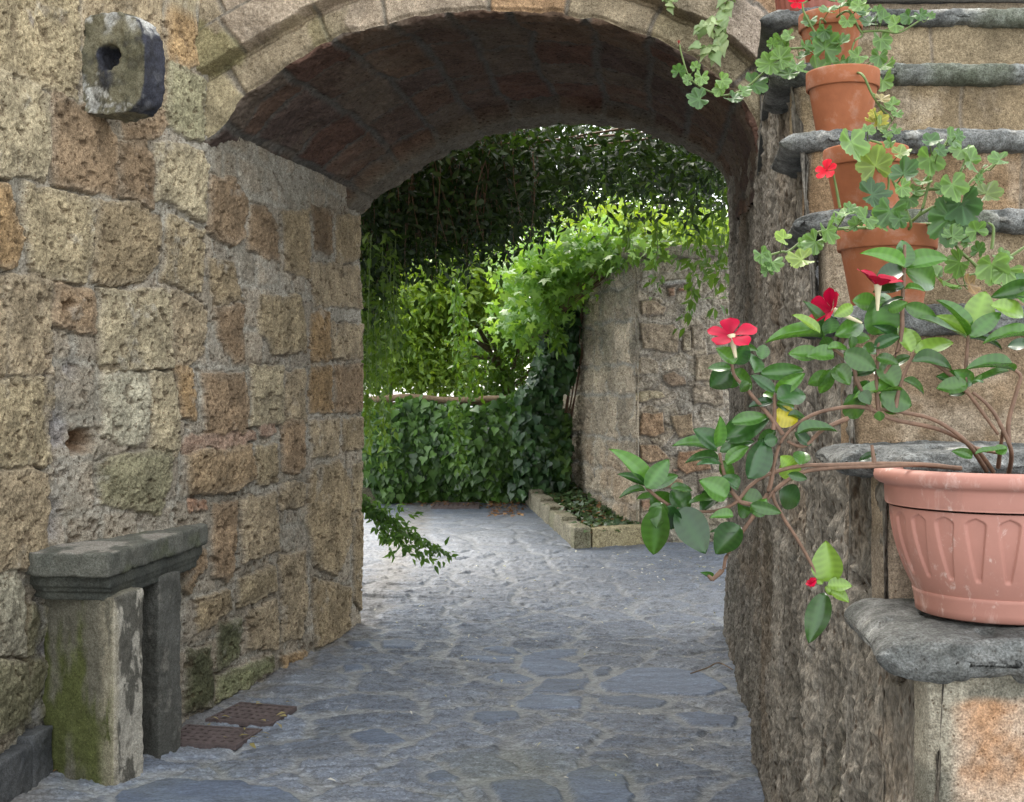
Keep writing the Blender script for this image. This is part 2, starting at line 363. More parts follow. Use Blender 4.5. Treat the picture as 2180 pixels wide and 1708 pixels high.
# coarse coursed stones outside the photographed part
e, cid = courses(U, V, .34, .5, 41)
out = (Sg < WS[1] - .1) | (Zg > 3.25)
f = ss(0, .03, e) * out
colr = mixc(colr, (C(.36, .27, .165) * (.75 + .5 * cid[..., None])), f); ht = ht + f * .03
e9, c9 = courses(U + .3, V, .19, .24, 43)
f9 = ss(.004, .03, e9) * ss(-.5, .3, fbm(Sg, Zg, 6, 3, 3, 44) + .25)
colr = mixc(colr, C(.36, .285, .195) * (.65 + .6 * c9[..., None]) * (1 + .25 * fbm(Sg, Zg, 1, 14, 4, 45))[..., None], f9 * .45); ht = ht + f9 * .006
for poly, cc, hh in st:
    lum = cc @ C(.3, .5, .2); cc = (cc * .72 + lum * .28 * C(1.02, 1, .86)) * 1.10 * C(.98, 1.02, .95)
    P = to_sz(poly); lo = P.min(0) - .05; hi = P.max(0) + .05
    i0, i1 = np.searchsorted(s_vals, [lo[0], hi[0]]); j0, j1 = np.searchsorted(z_vals, [lo[1], hi[1]])
    if i1 - i0 < 2 or j1 - j0 < 2: continue
    sl = (slice(i0, i1), slice(j0, j1))
    d = sdf_poly(U[sl], V[sl], P)
    edge = ss(-.016, -.002, d + fbm(Sg[sl], Zg[sl], 3, 16, 4, 31, .6) * .010)
    sd = int(abs(P[0, 0] * 977 + P[0, 1] * 331)) % 999
    rel = .004 + hh * .75 * (.8 + .2 * ss(.0, .08, d)) + fbm(Sg[sl], Zg[sl], sd * .1, 14, 4, sd, .6) * .011 + fbm(Sg[sl], Zg[sl], sd * .1, 55, 3, sd + 1, .7) * .0055
    ht[sl] = ht[sl] * (1 - edge) + rel * edge
    tone = 1 + .34 * fbm(Sg[sl], Zg[sl], sd * .1, 10, 4, sd + 2)[..., None]
    wh = ss(.35, .8, fbm(Sg[sl], Zg[sl], 9.1, 6, 5, sd + 3, .7))
    c = mixc(cc * tone, C(.50, .47, .40), wh * .45)
    rim = ss(.035, 0, d) * .2
    c = mixc(c, C(.40, .35, .27), rim)
    gap = ss(-.026, -.014, d) * (1 - ss(-.014, -.006, d)) * ss(-.2, .4, fbm(Sg[sl], Zg[sl], 2, 4, 3, sd + 5))
    ht[sl] -= gap * .010; colr[sl] = mixc(colr[sl], C(.17, .14, .105), gap * .45)
    colr[sl] = mixc(colr[sl], c, edge)
for poly, dep in cav:
    P = to_sz(poly); d = sdf_poly(U, V, P); t_ = ss(-.01, .025, d)
    ht -= dep * t_; colr = mixc(colr, C(.24, .15, .085), t_ * .8)
pits = fbm(Sg, Zg, 4, 34, 2, 51); pt_ = ss(.52, .75, pits); ht -= pt_ * .012; colr = mixc(colr, C(.14, .10, .065), pt_ * .5)
# lichen, damp green and grey staining near the ground and on the broken seam
damp = ss(.9, .0, Zg) * ss(-.2, .6, fbm(Sg, Zg, 0, 3.2, 5, 61, .6)) * ss(WS[3] + .6, WS[3] - .3, Sg)
colr = mixc(colr, C(.13, .125, .07), damp * .75)
seam = ss(.13, .02, np.abs(Sg - (WS[2] + .08) + fbm(Sg * 0, Zg, 0, 5, 4, 62) * .08)) * ss(-.3, .5, fbm(Sg, Zg, 0, 8, 4, 63)) * ss(2.0, 1.5, Zg)
colr = mixc(colr, C(.30, .29, .30), seam * .6); ht -= seam * .02
bl = ss(.25, .6, fbm(Sg, Zg, 7, 5, 4, 64)) * ss(WS[2] + .1, WS[2] - .1, Sg) * ss(2.5, 2.8, Zg)
colr = mixc(colr, C(.17, .165, .20), bl * .6)
ht += .02 * fbm(Sg, Zg, 2, 1.6, 2, 71)
Xw = np.interp(s_vals, WS, WP[:, 0]); Yw = np.interp(s_vals, WS, WP[:, 1])
dX = np.gradient(Xw); dY = np.gradient(Yw); L = np.hypot(dX, dY)
# soften normals across corners
nx, ny = dY / L, -dX / L
ht[-14:] *= np.linspace(1, .2, 14)[:, None]
rnd = ss(WS[4] - .05, WS[4], s_vals)[:, None] * .04
PW = sstack(Xw[:, None] + nx[:, None] * (ht - rnd), Yw[:, None] + ny[:, None] * (ht - rnd), Zg)
jtop = int(np.searchsorted(z_vals, 2.80))
left = empty('stone_wall', (-1.87, 5, 0), 'tall left wall of weathered tan tufa blocks and grey mortar behind the stone bench', 'wall')
grid('masonry', PW[:k_corner + 1], M_wall, left, colr[:k_corner + 1])

arch = empty('archway', (0, 6, 0), 'vaulted stone archway over the lane with a pale voussoir ring and dark brown soffit', 'archway')
grid('passage_wall', PW[k_corner:, :jtop], M_wall, arch, colr[k_corner:, :jtop])
# rear return of the left passage wall (its end face beyond the arch)
RW = np.array([(-.99, 8.262), (-1.4, 8.32), (-3.2, 8.5)])

# ---------------------------------------------------------------- arch face and vault
def plane_hit(px, py, a, b):
    k = (px - CX) / F; e = (b[0] - a[0], b[1] - a[1]); t = (k * a[1] - a[0]) / (e[0] - k * e[1])
    Y = a[1] + t * e[1]; return np.array((k * Y, Y, H - (py - HY) * Y / F))
CL, CR = (-1.457, 6.05), (1.124, 5.75); FL, FR = (-.964, 8.26), (1.372, 8.0)
fr = [(444, 332), (450, 308), (476, 265), (520, 201), (565, 168), (649, 112), (730, 75), (814, 50), (898, 36), (962, 29), (1042, 25), (1183, 28), (1236, 35), (1316, 56), (1394, 83), (1447, 109), (1527, 155), (1587, 218), (1622, 299), (1620, 372), (1618, 420)]
bk = [(772, 475), (776, 455), (792, 430), (828, 399), (889, 360), (937, 334), (1007, 302), (1060, 284), (1113, 271), (1170, 263), (1229, 260), (1290, 265), (1359, 276), (1420, 296), (1485, 323), (1535, 359), (1554, 401), (1554, 440), (1554, 480)]
def curve(pts, a, b, n):
    P = np.array([plane_hit(x, y, a, b) for x, y in pts])
    for _ in range(1):        # one corner-softening pass on a dense resample
        s = np.concatenate([[0], np.cumsum(np.linalg.norm(np.diff(P, axis=0), axis=1))]); q = np.linspace(0, s[-1], n * 3)
        P = np.stack([np.interp(q, s, P[:, i]) for i in range(3)], 1)
    for _ in range(30): P[1:-1] = (P[:-2] + 2 * P[1:-1] + P[2:]) / 4
    s = np.concatenate([[0], np.cumsum(np.linalg.norm(np.diff(P, axis=0), axis=1))]); q = np.linspace(0, s[-1], n)
    return np.stack([np.interp(q, s, P[:, i]) for i in range(3)], 1), q
NT = 620
CF, sF = curve(fr, CL, CR, NT); CB, sB = curve(bk, FL, FR, NT)
def normals2(Cc):
    T_ = np.gradient(Cc, axis=0); T_ /= np.linalg.norm(T_, axis=1)[:, None]
    fwd = C(CR[1] - CL[1], -(CR[0] - CL[0]), 0); fwd /= np.linalg.norm(fwd)       # towards the viewer
    N = np.cross(T_, fwd); N /= np.linalg.norm(N, axis=1)[:, None]
    if N[NT // 2, 2] < 0: N = -N
    return N, fwd
NF, fwd = normals2(CF)
# front face
r_vals = np.concatenate([lin(0, .62, 210), lin(.65, 2.6, 30)])
Tg, Rg = np.meshgrid(sF, r_vals, indexing='ij')
u = Tg + fbm(Tg, Rg, 0, 6, 2, 81) * .01; v = Rg + fbm(Tg, Rg, 3, 6, 2, 82) * .012
tt = Tg / sF[-1]
rh = .165 + .05 * ss(.55, .95, tt)
hp = np.array([plane_hit(x, y, CL, CR) for x, y in [(330, 225), (432, 167), (500, 125), (600, 65), (650, 35), (725, 0), (820, -28), (950, -48), (1090, -52), (1230, -40), (1350, -10), (1429, 22), (1500, 58), (1560, 95), (1605, 135), (1660, 195), (1800, 340)]])
PX0 = CF[:, None, 0] + NF[:, None, 0] * Rg; PZ0 = CF[:, None, 2] + NF[:, None, 2] * Rg
sl_ = np.gradient(np.interp(lin(-2, 2, 400), hp[:, 0], hp[:, 2]), lin(-2, 2, 400))
dh = (PZ0 - np.interp(PX0, hp[:, 0], hp[:, 2])) / np.sqrt(1 + np.interp(PX0, lin(-2, 2, 400), sl_) ** 2)
rh = v - dh
ring = dh < 0; hood = (dh >= 0) & (dh < .17)
def segs(u, bounds, seed):
    b = np.array(bounds); k = np.clip(np.searchsorted(b, u) - 1, 0, len(b) - 2)
    return np.minimum(u - b[k], b[k + 1] - u), k, _h(k, k * 0, k * 0, seed)
rg = np.random.RandomState(5)
b1 = np.concatenate([[-.3], np.cumsum(rg.uniform(.24, .5, 30)) + .05]); b2 = np.concatenate([[-.4], np.cumsum(rg.uniform(.25, .5, 30)) - .1])
e1, k1, i1_ = segs(u, b1, 3); e2, k2, i2_ = segs(u, b2, 4); e3, i3_ = courses(u, v - rh, .26, .4, 77)
e1 = np.minimum(e1, rh + .02 - v); e2 = np.minimum(e2, rh + .17 - v)
pal = np.array([C(.40, .31, .21), C(.35, .26, .175), C(.44, .36, .27), C(.43, .285, .165), C(.34, .28, .19), C(.38, .32, .20)])
def palc(i): return pal[(i * 5.99).astype(int)]
ed = np.where(ring, e1, np.where(hood, e2, np.minimum(e3, v - rh - .17))); idd = np.where(ring, i1_, np.where(hood, i2_, i3_))
js = ss(.003, .016, ed)
tone = 1 + .4 * fbm(Tg, Rg, 0, 11, 5, 91, .65)[..., None]
cF = mixc(np.broadcast_to(C(.25, .22, .175), tone.shape[:2] + (3,)), palc(idd) * tone, js)
hF = .014 * js + fbm(Tg, Rg, 0, 12, 5, 92, .65) * .013 + np.where(ring, 0, 0)
und = fbm(Tg, Rg * 0, 0, 14, 3, 93) * .007
hF = hF + ss(-.003, .005, v - rh + und) * .085 - ss(.022, .004, np.abs(v - rh + und + .014)) * .03 - ss(.0, .01, v - rh - .175) * .03

cF = mixc(cF, C(.27, .25, .10), ss(.25, .6, fbm(Tg, Rg, 1, 5, 4, 94)) * .5 * ss(.45, .1, tt))
grey = ss(.62, .85, tt); cF = mixc(cF, cF * C(.72, .72, .76), grey)
jag = (fbm(Tg, Rg * 0, 0, 10, 4, 95) * .012)[..., None] * ss(.1, 0, Rg)[..., None]
PF = CF[:, None, :] + NF[:, None, :] * (Rg[..., None] + jag) + fwd * hF[..., None]
round_e = ss(.02, 0, Rg)[..., None] * .018
PF = PF - fwd * round_e
PF[..., 0] -= .075 * ss(.055, .0, tt)
grid('arch_face', PF, M_arch, arch, cF)
# soffit
NW = 330
w_vals = np.linspace(0, 1, NW); DEP = 2.2
Tg, Wg = np.meshgrid(np.linspace(0, 1, NT), w_vals, indexing='ij')
P0 = CF[:, None, :] * (1 - Wg[..., None]) + CB[:, None, :] * Wg[..., None]
NB, _ = normals2(CB); NN = NF[:, None, :] * (1 - Wg[..., None]) + NB[:, None, :] * Wg[..., None]
aL = Tg * sF[-1]; dW = Wg * DEP
u = aL + fbm(aL, dW, 0, 3, 3, 101) * .03; v = dW + fbm(aL, dW, 4, 3, 3, 102) * .03
ev, iv = courses(v, u, .30, .44, 19)
js = ss(.005, .035, ev)
hv = js * .012 + fbm(aL, dW, 0, 9, 5, 103, .65) * .018 + fbm(aL, dW, 0, 45, 3, 107) * .005
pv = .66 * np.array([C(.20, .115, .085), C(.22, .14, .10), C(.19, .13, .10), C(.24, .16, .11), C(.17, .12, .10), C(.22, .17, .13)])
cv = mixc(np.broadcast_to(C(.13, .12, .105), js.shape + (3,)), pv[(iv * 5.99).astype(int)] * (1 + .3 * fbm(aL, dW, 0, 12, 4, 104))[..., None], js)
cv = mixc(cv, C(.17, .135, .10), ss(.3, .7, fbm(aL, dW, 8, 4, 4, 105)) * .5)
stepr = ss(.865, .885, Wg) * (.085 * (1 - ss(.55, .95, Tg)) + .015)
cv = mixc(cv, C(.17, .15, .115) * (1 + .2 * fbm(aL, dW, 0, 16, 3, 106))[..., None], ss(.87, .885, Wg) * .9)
soff = P0 + NN * ((.09 * np.sin(np.pi * np.clip(Wg / .87, 0, 1)) ** .5 * 0 + (.085 * (1 - ss(.55, .95, Tg)) + .015) * ss(0, .25, Wg)) - stepr - hv)[..., None]
soff[..., 0] -= .075 * ss(.055, .0, Tg)
soff[:, 0] = PF[:, 0]
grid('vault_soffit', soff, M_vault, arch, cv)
# rear face of the arch and mass of building over it
rb = np.array([0, .15, .5, 1.2, 2.6]); PBk = soff[::6, -1][:, None, :] + NB[::6][:, None, :] * rb[None, :, None]
grid('rear_face', PBk, M_arch, arch, np.broadcast_to(C(.38, .30, .2), PBk.shape).copy())
def boxv(x0, x1, y0, y1, z0, z1):
    V_ = [(x, y, z) for x in (x0, x1) for y in (y0, y1) for z in (z0, z1)]
    return V_, [(0, 1, 3, 2), (4, 6, 7, 5), (0, 4, 5, 1), (2, 3, 7, 6), (0, 2, 6, 4), (1, 5, 7, 3)]
V_, F_ = boxv(-3.6, 3.8, 6.3, 7.9, 3.75, 5.2)
mesh_np('upper_wall', V_, F_, M_arch, arch, np.full((8, 3), .33), False)
V_, F_ = boxv(-3.8, -1.6, 6.6, 8.2, -.2, 5.2)
mesh_np('abutment', V_, F_, M_arch, arch, np.full((8, 3), .3), False)

# ---------------------------------------------------------------- right: staircase side wall and passage wall
RYk = [.2, 1.0, 1.455, 1.727, 2.27, 3.08, 4.0, 5.06, 5.75, 7.0, 8.0]; RXk = [.32, .40, .482, .508, .565, .665, .81, 1.00, 1.124, 1.27, 1.372]
tz = {-1: 1.025, 0: 1.225, 1: 1.425, 2: 1.637, 3: 1.826, 4: 2.024, 5: 2.224, 6: 2.43}
ty = {n: 1.405 + .272 * n for n in range(-1, 7)}
OV = .038
def rx(Y): return np.interp(Y, RYk, RXk)
yv = np.concatenate([lin(.2, 1.3, 24)[:-1], np.exp(lin(np.log(1.3), np.log(8.02), 1000))])
zf = lin(-.2, 1, 620)
Yg, Qg = np.meshgrid(yv, zf, indexing='ij')
top = np.full(yv.shape, 1.0)
for n in range(-1, 7): top = np.where(yv > ty[n] + OV, tz[n] - .02, top)
top = np.where(yv > 5.70, 2.95, top)
Zr = Qg * top[:, None] / 1.0; Zr = np.where(Qg < 0, Qg, Zr)
n1 = fbm(Yg, Zr * .55, 0, 2.2, 5, 201, .62); n2 = fbm(Yg, Zr * .38, 3, 9, 5, 202, .62); n3 = fbm(Yg, Zr, 6, 30, 3, 203, .6)
amp = ss(1.2, 2.2, Yg)
n4 = fbm(Yg, Zr * .8, 9, 60, 3, 208, .7)
hr = n1 * (.014 + .016 * amp) + n2 * (.005 + .010 * amp) + n3 * (.003 + .006 * amp) + n4 * (.0015 + .004 * amp)
hr += .05 * ss(1.3, 0, Zr) * ss(4.2, 6.5, Yg)            # swelling towards the foot
hr *= 1 - .7 * ss(7.9, 8.02, Yg)
crk = np.abs(fbm(Yg, Zr * .45, 2, 5, 3, 204)); hr -= ss(.05, 0, crk) * .022
cr = mixc(C(.12, .11, .09), C(.30, .275, .23), np.clip(.5 + .5 * n2 + .2 * n1 + .35 * n3, 0, 1))
cr = mixc(cr, C(.25, .185, .12), ss(.1, .7, fbm(Yg, Zr, 11, 3, 5, 205)) * .4)
cr = mixc(cr, C(.42, .39, .34), ss(.4, .8, fbm(Yg, Zr * .5, 15, 8, 5, 206, .65)) * .6)
cr = mixc(cr, C(.09, .085, .06), ss(.3, .8, fbm(Yg, Zr * .5, 19, 5, 5, 207, .65)) * .6)
cr = mixc(cr, C(.085, .07, .055), ss(.05, 0, crk) * .7)
dx = np.gradient(rx(yv)); dy = np.gradient(yv); L = np.hypot(dx, dy); nx, ny = -dy / L, dx / L
Xr = rx(yv)[:, None] + nx[:, None] * hr; Yr = Yg + ny[:, None] * hr
PR = sstack(Xr, Yr, Zr)
kc = int(np.searchsorted(yv, 5.70))
stair = empty('stone_staircase', (1.0, 2.0, 0), 'outdoor stone staircase climbing on the right, dark rounded treads over tan block risers', 'staircase')
grid('side_wall', PR[:kc], M_side, stair, cr[:kc])
grid('passage_wall', PR[kc - 1:], M_side, arch, cr[kc - 1:])
# right end (beyond the arch) and fills of the mass behind
V_, F_ = boxv(1.45, 3.8, 6.3, 7.97, -.2, 5.2)
mesh_np('abutment', V_, F_, M_arch, arch, np.full((8, 3), .3), False)
# landing block over the wall between stair head and arch
lo_y = ty[6] + OV
pts = [(float(rx(y)) - .02, y) for y in lin(3.3, 5.8, 8)]
Vl = [(x, y, 2.40) for x, y in pts] + [(2.6, y, 2.40) for x, y in pts] + [(x, y, 2.425) for x, y in pts] + [(2.6, y, 2.425) for x, y in pts]
n_ = len(pts); Fl = []
for i in range(n_ - 1): Fl += [(i, i + 1, n_ + i + 1, n_ + i), (2 * n_ + i, 3 * n_ + i, 3 * n_ + i + 1, 2 * n_ + i + 1), (i, 2 * n_ + i, 2 * n_ + i + 1, i + 1)]
mesh_np('landing', Vl, Fl, M_basalt, stair, None, False)
# risers
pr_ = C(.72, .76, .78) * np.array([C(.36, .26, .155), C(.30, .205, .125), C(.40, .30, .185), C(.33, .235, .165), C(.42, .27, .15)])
XE = 1.95
for n in range(-1, 7):
    Yr_ = ty[n] + OV; z1 = tz[n] - .02; z0 = (tz[n - 1] if n > -1 else .55) - .03
    x0 = float(rx(Yr_)) - .004
    xs = lin(0, XE - x0, 420); zs = lin(z0, z1, 70 if n > -1 else 120)
    a, b = np.meshgrid(xs, zs, indexing='ij')
    uu = a + fbm(a, b, n, 8, 2, 301) * .008
    rg = np.random.RandomState(n + 60); jb = np.concatenate([[-.6 + 0.0, 0.0 if n not in (0,) else -.2], np.cumsum(rg.uniform(.28, .6, 8)) + (.02 if n != 0 else .0)])
    jb = np.sort(jb); e_, k_, i_ = segs(uu, jb, 400 + n)
    js = ss(0, .008, e_)
    hh = fbm(a, b, n * 3.1, 16, 5, 310 + n, .6) * .006 + js * .004 - ss(.012, 0, b - z0 - .03) * .0
    edge = ss(.02, 0, a) * .012
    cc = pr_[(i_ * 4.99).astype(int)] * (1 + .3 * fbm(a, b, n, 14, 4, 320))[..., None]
    cc = mixc(cc, C(.50, .42, .32), ss(.2, .7, fbm(a, b, n + 9, 5, 5, 330, .7)) * .5)
    cc = mixc(np.broadcast_to(C(.24, .20, .15), cc.shape), cc, js)
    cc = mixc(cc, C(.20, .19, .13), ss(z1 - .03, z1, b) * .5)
    if n == 0:
        og = ss(.015, .04, a) * ss(z1 - .035, z1 - .05, b + fbm(a, b, 0, 12, 3, 341) * .012)
        cc = mixc(mixc(cc * 0 + C(.34, .31, .24), cc * 0 + C(.20, .19, .15), ss(0, .6, fbm(a, b, 2, 20, 3, 342))), mixc(C(.44, .25, .135), C(.50, .38, .28), ss(-.2, .5, fbm(a, b, 5, 10, 5, 340, .65))), og)
    P = sstack(x0 + a, Yr_ - hh + edge, b)
    # left return of the riser block
    P = np.concatenate([np.stack([np.full_like(P[:1, :, 0], x0 - .0), P[:1, :, 1] + .05, P[:1, :, 2]], -1), P], 0)
    cc = np.concatenate([cc[:1], cc], 0)
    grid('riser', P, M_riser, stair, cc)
# treads: rounded nosing, rounded left end
for n in range(-1, 7):
    thick = .042 if n else .05
    y0 = ty[n]; y1 = ty[n] + .272 + OV + .01 if n < 6 else ty[n] + .75
    xl = float(rx(y0 + .03)) - .062
    xs = np.concatenate([xl + .055 * (1 - np.cos(lin(0, math.pi / 2, 12))), lin(xl + .058, XE + .02, 480)])
    fall = np.sqrt(np.clip(1 - ((xl + .055 - xs) / .055).clip(0, 1) ** 2, .0, 1))          # end rounding
    ph = lin(-math.pi / 2, math.pi / 2, 26)
    rr = thick / 2
    prof = [(y1, -rr)] + [(y0 + rr * 1.1 + (y1 - y0 - rr * 1.1) * k, -rr) for k in lin(.9, .05, 16)]
    prof += [(y0 + rr * 1.1 - rr * 1.1 * math.cos(p), rr * math.sin(p)) for p in ph]
    prof += [(y0 + rr * 1.1 + (y1 - y0 - rr * 1.1) * k, rr) for k in lin(.04, 1, 30)]
    prof = np.array(prof); A1, I1 = np.meshgrid(xs, np.arange(len(prof)), indexing='ij')
    py, pz = prof[I1, 0], prof[I1, 1]
    fl = fall[:, None] * np.ones_like(py)
    skew = np.interp(py, [y0, y1], [0, float(rx(y1) - rx(y0))]) * ss(xl + .35, xl, A1)
    Xp = A1 + skew; Yp = y0 + rr + (py - y0 - rr) ; Zp = pz * fl
    Yp = np.where(py < y0 + rr * 1.1, y0 + rr * 1.1 + (py - y0 - rr * 1.1) * (.35 + .65 * fl), py) + ss(xl + .10, xl, A1) * .03 * ss(y0 + .12, y0, py)
    nz = fbm(A1, py * 1. + pz, n, 6, 5, 500 + n, .6) * .004 - ss(.35, .7, fbm(A1, py + pz, n, 22, 3, 530 + n)) * .006 + fbm(A1, py + pz * 2, n, 34, 4, 520 + n, .65) * .003
    Zc = tz[n] - rr
    P = sstack(Xp, Yp - nz * .8, Zc + Zp + nz * np.sign(pz + 1e-4))
    cc = mixc(C(.095, .10, .095), C(.23, .235, .225), np.clip(.5 + .5 * fbm(A1, py + pz, n, 8, 5, 540 + n, .65), 0, 1))
    cc = cc * (1 + .45 * fbm(A1, py + pz * 2, n, 45, 3, 580 + n, .7))[..., None]
    cc = mixc(cc, C(.055, .06, .055), ss(.25, .7, fbm(A1, py + pz, n, 12, 4, 590 + n)) * .6)
    cc = mixc(cc, C(.5, .49, .44), ss(.5, .75, fbm(A1, py + pz, n + 5, 14, 4, 560 + n)) * .6 * ss(-.5, .5, pz / rr))
    cc = mixc(cc, C(.10, .115, .06), ss(.2, .7, fbm(A1, py + pz, n + 9, 4, 4, 570 + n)) * .5)
    grid('tread', P, M_bench, stair, cc)

# ---------------------------------------------------------------- paving
sm = [[(520, 755), (600, 740), (840, 745), (840, 785), (700, 780)], [(665, 705), (740, 685), (830, 700), (890, 730), (780, 735)],
      [(890, 745), (1030, 710), (1200, 705), (1180, 735), (1060, 760), (1200, 790), (1215, 825), (1100, 850), (970, 855), (870, 800)],
      [(680, 865), (730, 840), (860, 840), (950, 870), (870, 895), (760, 885)], [(940, 925), (1020, 872), (1260, 867), (1220, 920), (1100, 945), (940, 945)],
      [(850, 990), (940, 950), (1220, 968), (1210, 1025), (1000, 1035), (870, 1025)], [(1300, 900), (1450, 820), (1600, 805), (1860, 830), (2010, 920), (1880, 960), (1600, 955), (1340, 935)],
      [(1270, 840), (1300, 800), (1380, 805), (1350, 850), (1280, 855)], [(1120, 1400), (1180, 1360), (1300, 1345), (1440, 1400), (1500, 1500), (1460, 1600), (1200, 1640)],
      [(700, 1430), (800, 1415), (980, 1420), (1100, 1480), (1120, 1530), (1000, 1580), (760, 1545)], [(-60, 1165), (0, 1155), (120, 1145), (260, 1205), (200, 1225), (0, 1218)],
      [(100, 665), (200, 650), (320, 670), (290, 705), (130, 700)], [(1720, 1060), (1850, 1045), (2060, 1080), (2030, 1130), (1800, 1120)],
      [(-1322, 1493), (-1066, 1418), (-682, 1422), (-375, 1493), (-298, 1570), (-1347, 1570)], [(-85, 660), (60, 665), (60, 692), (-30, 705)],
      [(1280, 975), (1500, 960), (1680, 990), (1600, 1030), (1330, 1010)], [(620, 1050), (860, 1040), (880, 1080), (700, 1120), (600, 1090)],
      [(360, 1385), (480, 1370), (550, 1410), (520, 1430), (370, 1425)], [(-100, 800), (20, 790), (10, 820), (-90, 830)]]
smp = [np.array([list(G(766.4 + x * .3906, 1107 + y * .3906))[:2] for x, y in p]) for p in sm]
smt = [1.25, 1.15, 1.2, 1.3, .9, 1.25, 1.25, .35, 1.0, .85, .95, .9, .9, .9, .75, .8, .8, .8, .8]
yr = np.concatenate([lin(-8, 3.9, 30), np.exp(lin(np.log(4.0), np.log(14.6), 1000)), 14.7 * 1.28 ** np.arange(0, 16)])
tc_ = np.concatenate([[-8, -5, -3, -2, -1.5, -1.2], lin(-1, 1, 820), [1.2, 1.5, 2, 3, 5, 8]])
Yg, Tg = np.meshgrid(yr, tc_, indexing='ij')
half = np.maximum(.40 * np.abs(Yg) + .35, 1.5)
Xg = Tg * half
base = gz(Xg, Yg)
wx = Xg + fbm(Xg, Yg, 0, 2.5, 4, 601) * .10; wy = Yg + fbm(Xg, Yg, 5, 2.5, 4, 602) * .10
e, cid = worley(wx / .40, wy / .36, 7, .95)
e = e * .38
farm = ss(10, 13, Yg)
js = ss(.012, .05, e + fbm(Xg, Yg, 3, 14, 3, 603) * .02)
tex1 = fbm(Xg * .45, Yg * 1.6, 0, 9, 5, 604, .62); tex2 = fbm(Xg * .35, Yg * 1.9, 2, 26, 4, 605, .62)
rip = 1 - np.abs(fbm(Xg * .4 + .2 * tex1, Yg * 1.3, 6, 11, 4, 615, .6)) * 2
hs = js * (.010 + .010 * (cid - .5)) + tex1 * .008 * js + tex2 * .006 + ss(.55, 1, rip) * .008 * js
hs += (1 - js) * fbm(Xg, Yg, 3, 30, 3, 606) * .003
hs += fbm(Xg, Yg, 8, 1.2, 3, 607) * .018
cst = mixc(C(.135, .16, .20), C(.23, .26, .305), np.clip(cid + .35 * tex1, 0, 1))  # blue in the stone colour stands in for reflected sky
cst = mixc(cst, C(.24, .24, .22), ss(.0, .8, fbm(Xg, Yg, 3, 3, 4, 608)) * .35)
cm_ = mixc(C(.235, .24, .235), C(.32, .33, .325), np.clip(.5 + .6 * fbm(Xg, Yg, 3, 20, 4, 609), 0, 1))
cg = mixc(cm_, cst, js * .85)
dark = ss(.25, .6, tex2 + .3 * tex1); cg = mixc(cg, C(.09, .095, .10), dark * .5)
cg = mixc(cg, C(.40, .42, .44), ss(.3, .7, fbm(Xg * .6, Yg * 1.6, 2, 22, 4, 616, .7)) * .35)
for P, tn in zip(smp, smt):
    lo = P.min(0) - .1; hi = P.max(0) + .1
    i0, i1 = np.searchsorted(yr, [lo[1], hi[1]]); sl = (slice(i0, i1), slice(None))
    if i1 - i0 < 2: continue
    d = sdf_poly(Xg[sl] + fbm(Xg[sl], Yg[sl], 1, 18, 3, 611) * .010, Yg[sl] + fbm(Xg[sl], Yg[sl], 4, 18, 3, 612) * .02, P)
    m_ = ss(-.004, .014, d); mo = ss(-.06, -.02, d)
    hs[sl] = hs[sl] * (1 - mo) + (.004 * mo) ; hs[sl] = hs[sl] * (1 - m_) + m_ * (.016 + tex1[sl] * .0035 + tex2[sl] * .0012)
    cg[sl] = mixc(cg[sl], cm_[sl], mo * (1 - m_) * .8); cg[sl] = mixc(cg[sl], (C(.15, .185, .245) * (.5 + .5 * tn) + .0) * (1 + .25 * tex1[sl])[..., None], m_)  # smooth slabs bluer: sky reflection put into their colour
# pale worn cement beyond the arch
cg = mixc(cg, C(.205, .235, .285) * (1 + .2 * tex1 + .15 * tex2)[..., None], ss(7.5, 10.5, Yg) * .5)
hs *= (1 - .6 * farm)
grn = ss(.1, .7, fbm(Xg, Yg, 13, 1.6, 4, 613)) * ss(6.5, 5, Yg); cg = mixc(cg, C(.19, .20, .145), grn * .4)
cg = cg * (1.16 - .36 * ss(7.6, 10, Yg))[..., None] * C(.97, 1., 1.05)  # darker with distance; added blue paints the sky's reflection
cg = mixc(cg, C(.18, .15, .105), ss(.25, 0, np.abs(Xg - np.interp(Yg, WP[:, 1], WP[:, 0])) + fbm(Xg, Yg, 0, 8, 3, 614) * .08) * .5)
fade = ss(3.5, 4.2, Yg) * ss(30, 20, Yg)
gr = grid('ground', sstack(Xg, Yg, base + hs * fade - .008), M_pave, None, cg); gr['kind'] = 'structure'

# ---------------------------------------------------------------- rough-hewn solids (prisms united by a voxel remesh, then roughened)
def prism(polys, name, mat, parent, voxel=.008, amp=.004, sc=14, colf=None, holes=None, taper=None, seed=0):
    V_, F_ = [], []
    for poly, z0, z1 in polys:
        n = len(poly); b = len(V_)
        cx = sum(p[0] for p in poly) / n; cy = sum(p[1] for p in poly) / n
        tp = taper or 1.0
        V_ += [(p[0], p[1], z0) for p in poly] + [(cx + (p[0] - cx) * tp, cy + (p[1] - cy) * tp, z1) for p in poly]
        F_ += [tuple(b + i for i in range(n))[::-1], tuple(b + n + i for i in range(n))]
        F_ += [(b + i, b + (i + 1) % n, b + n + (i + 1) % n, b + n + i) for i in range(n)]
    me = bpy.data.meshes.new('tmp'); me.from_pydata(V_, [], F_); me.update()
    return remesh(me, name, mat, parent, voxel, amp, sc, colf, seed)
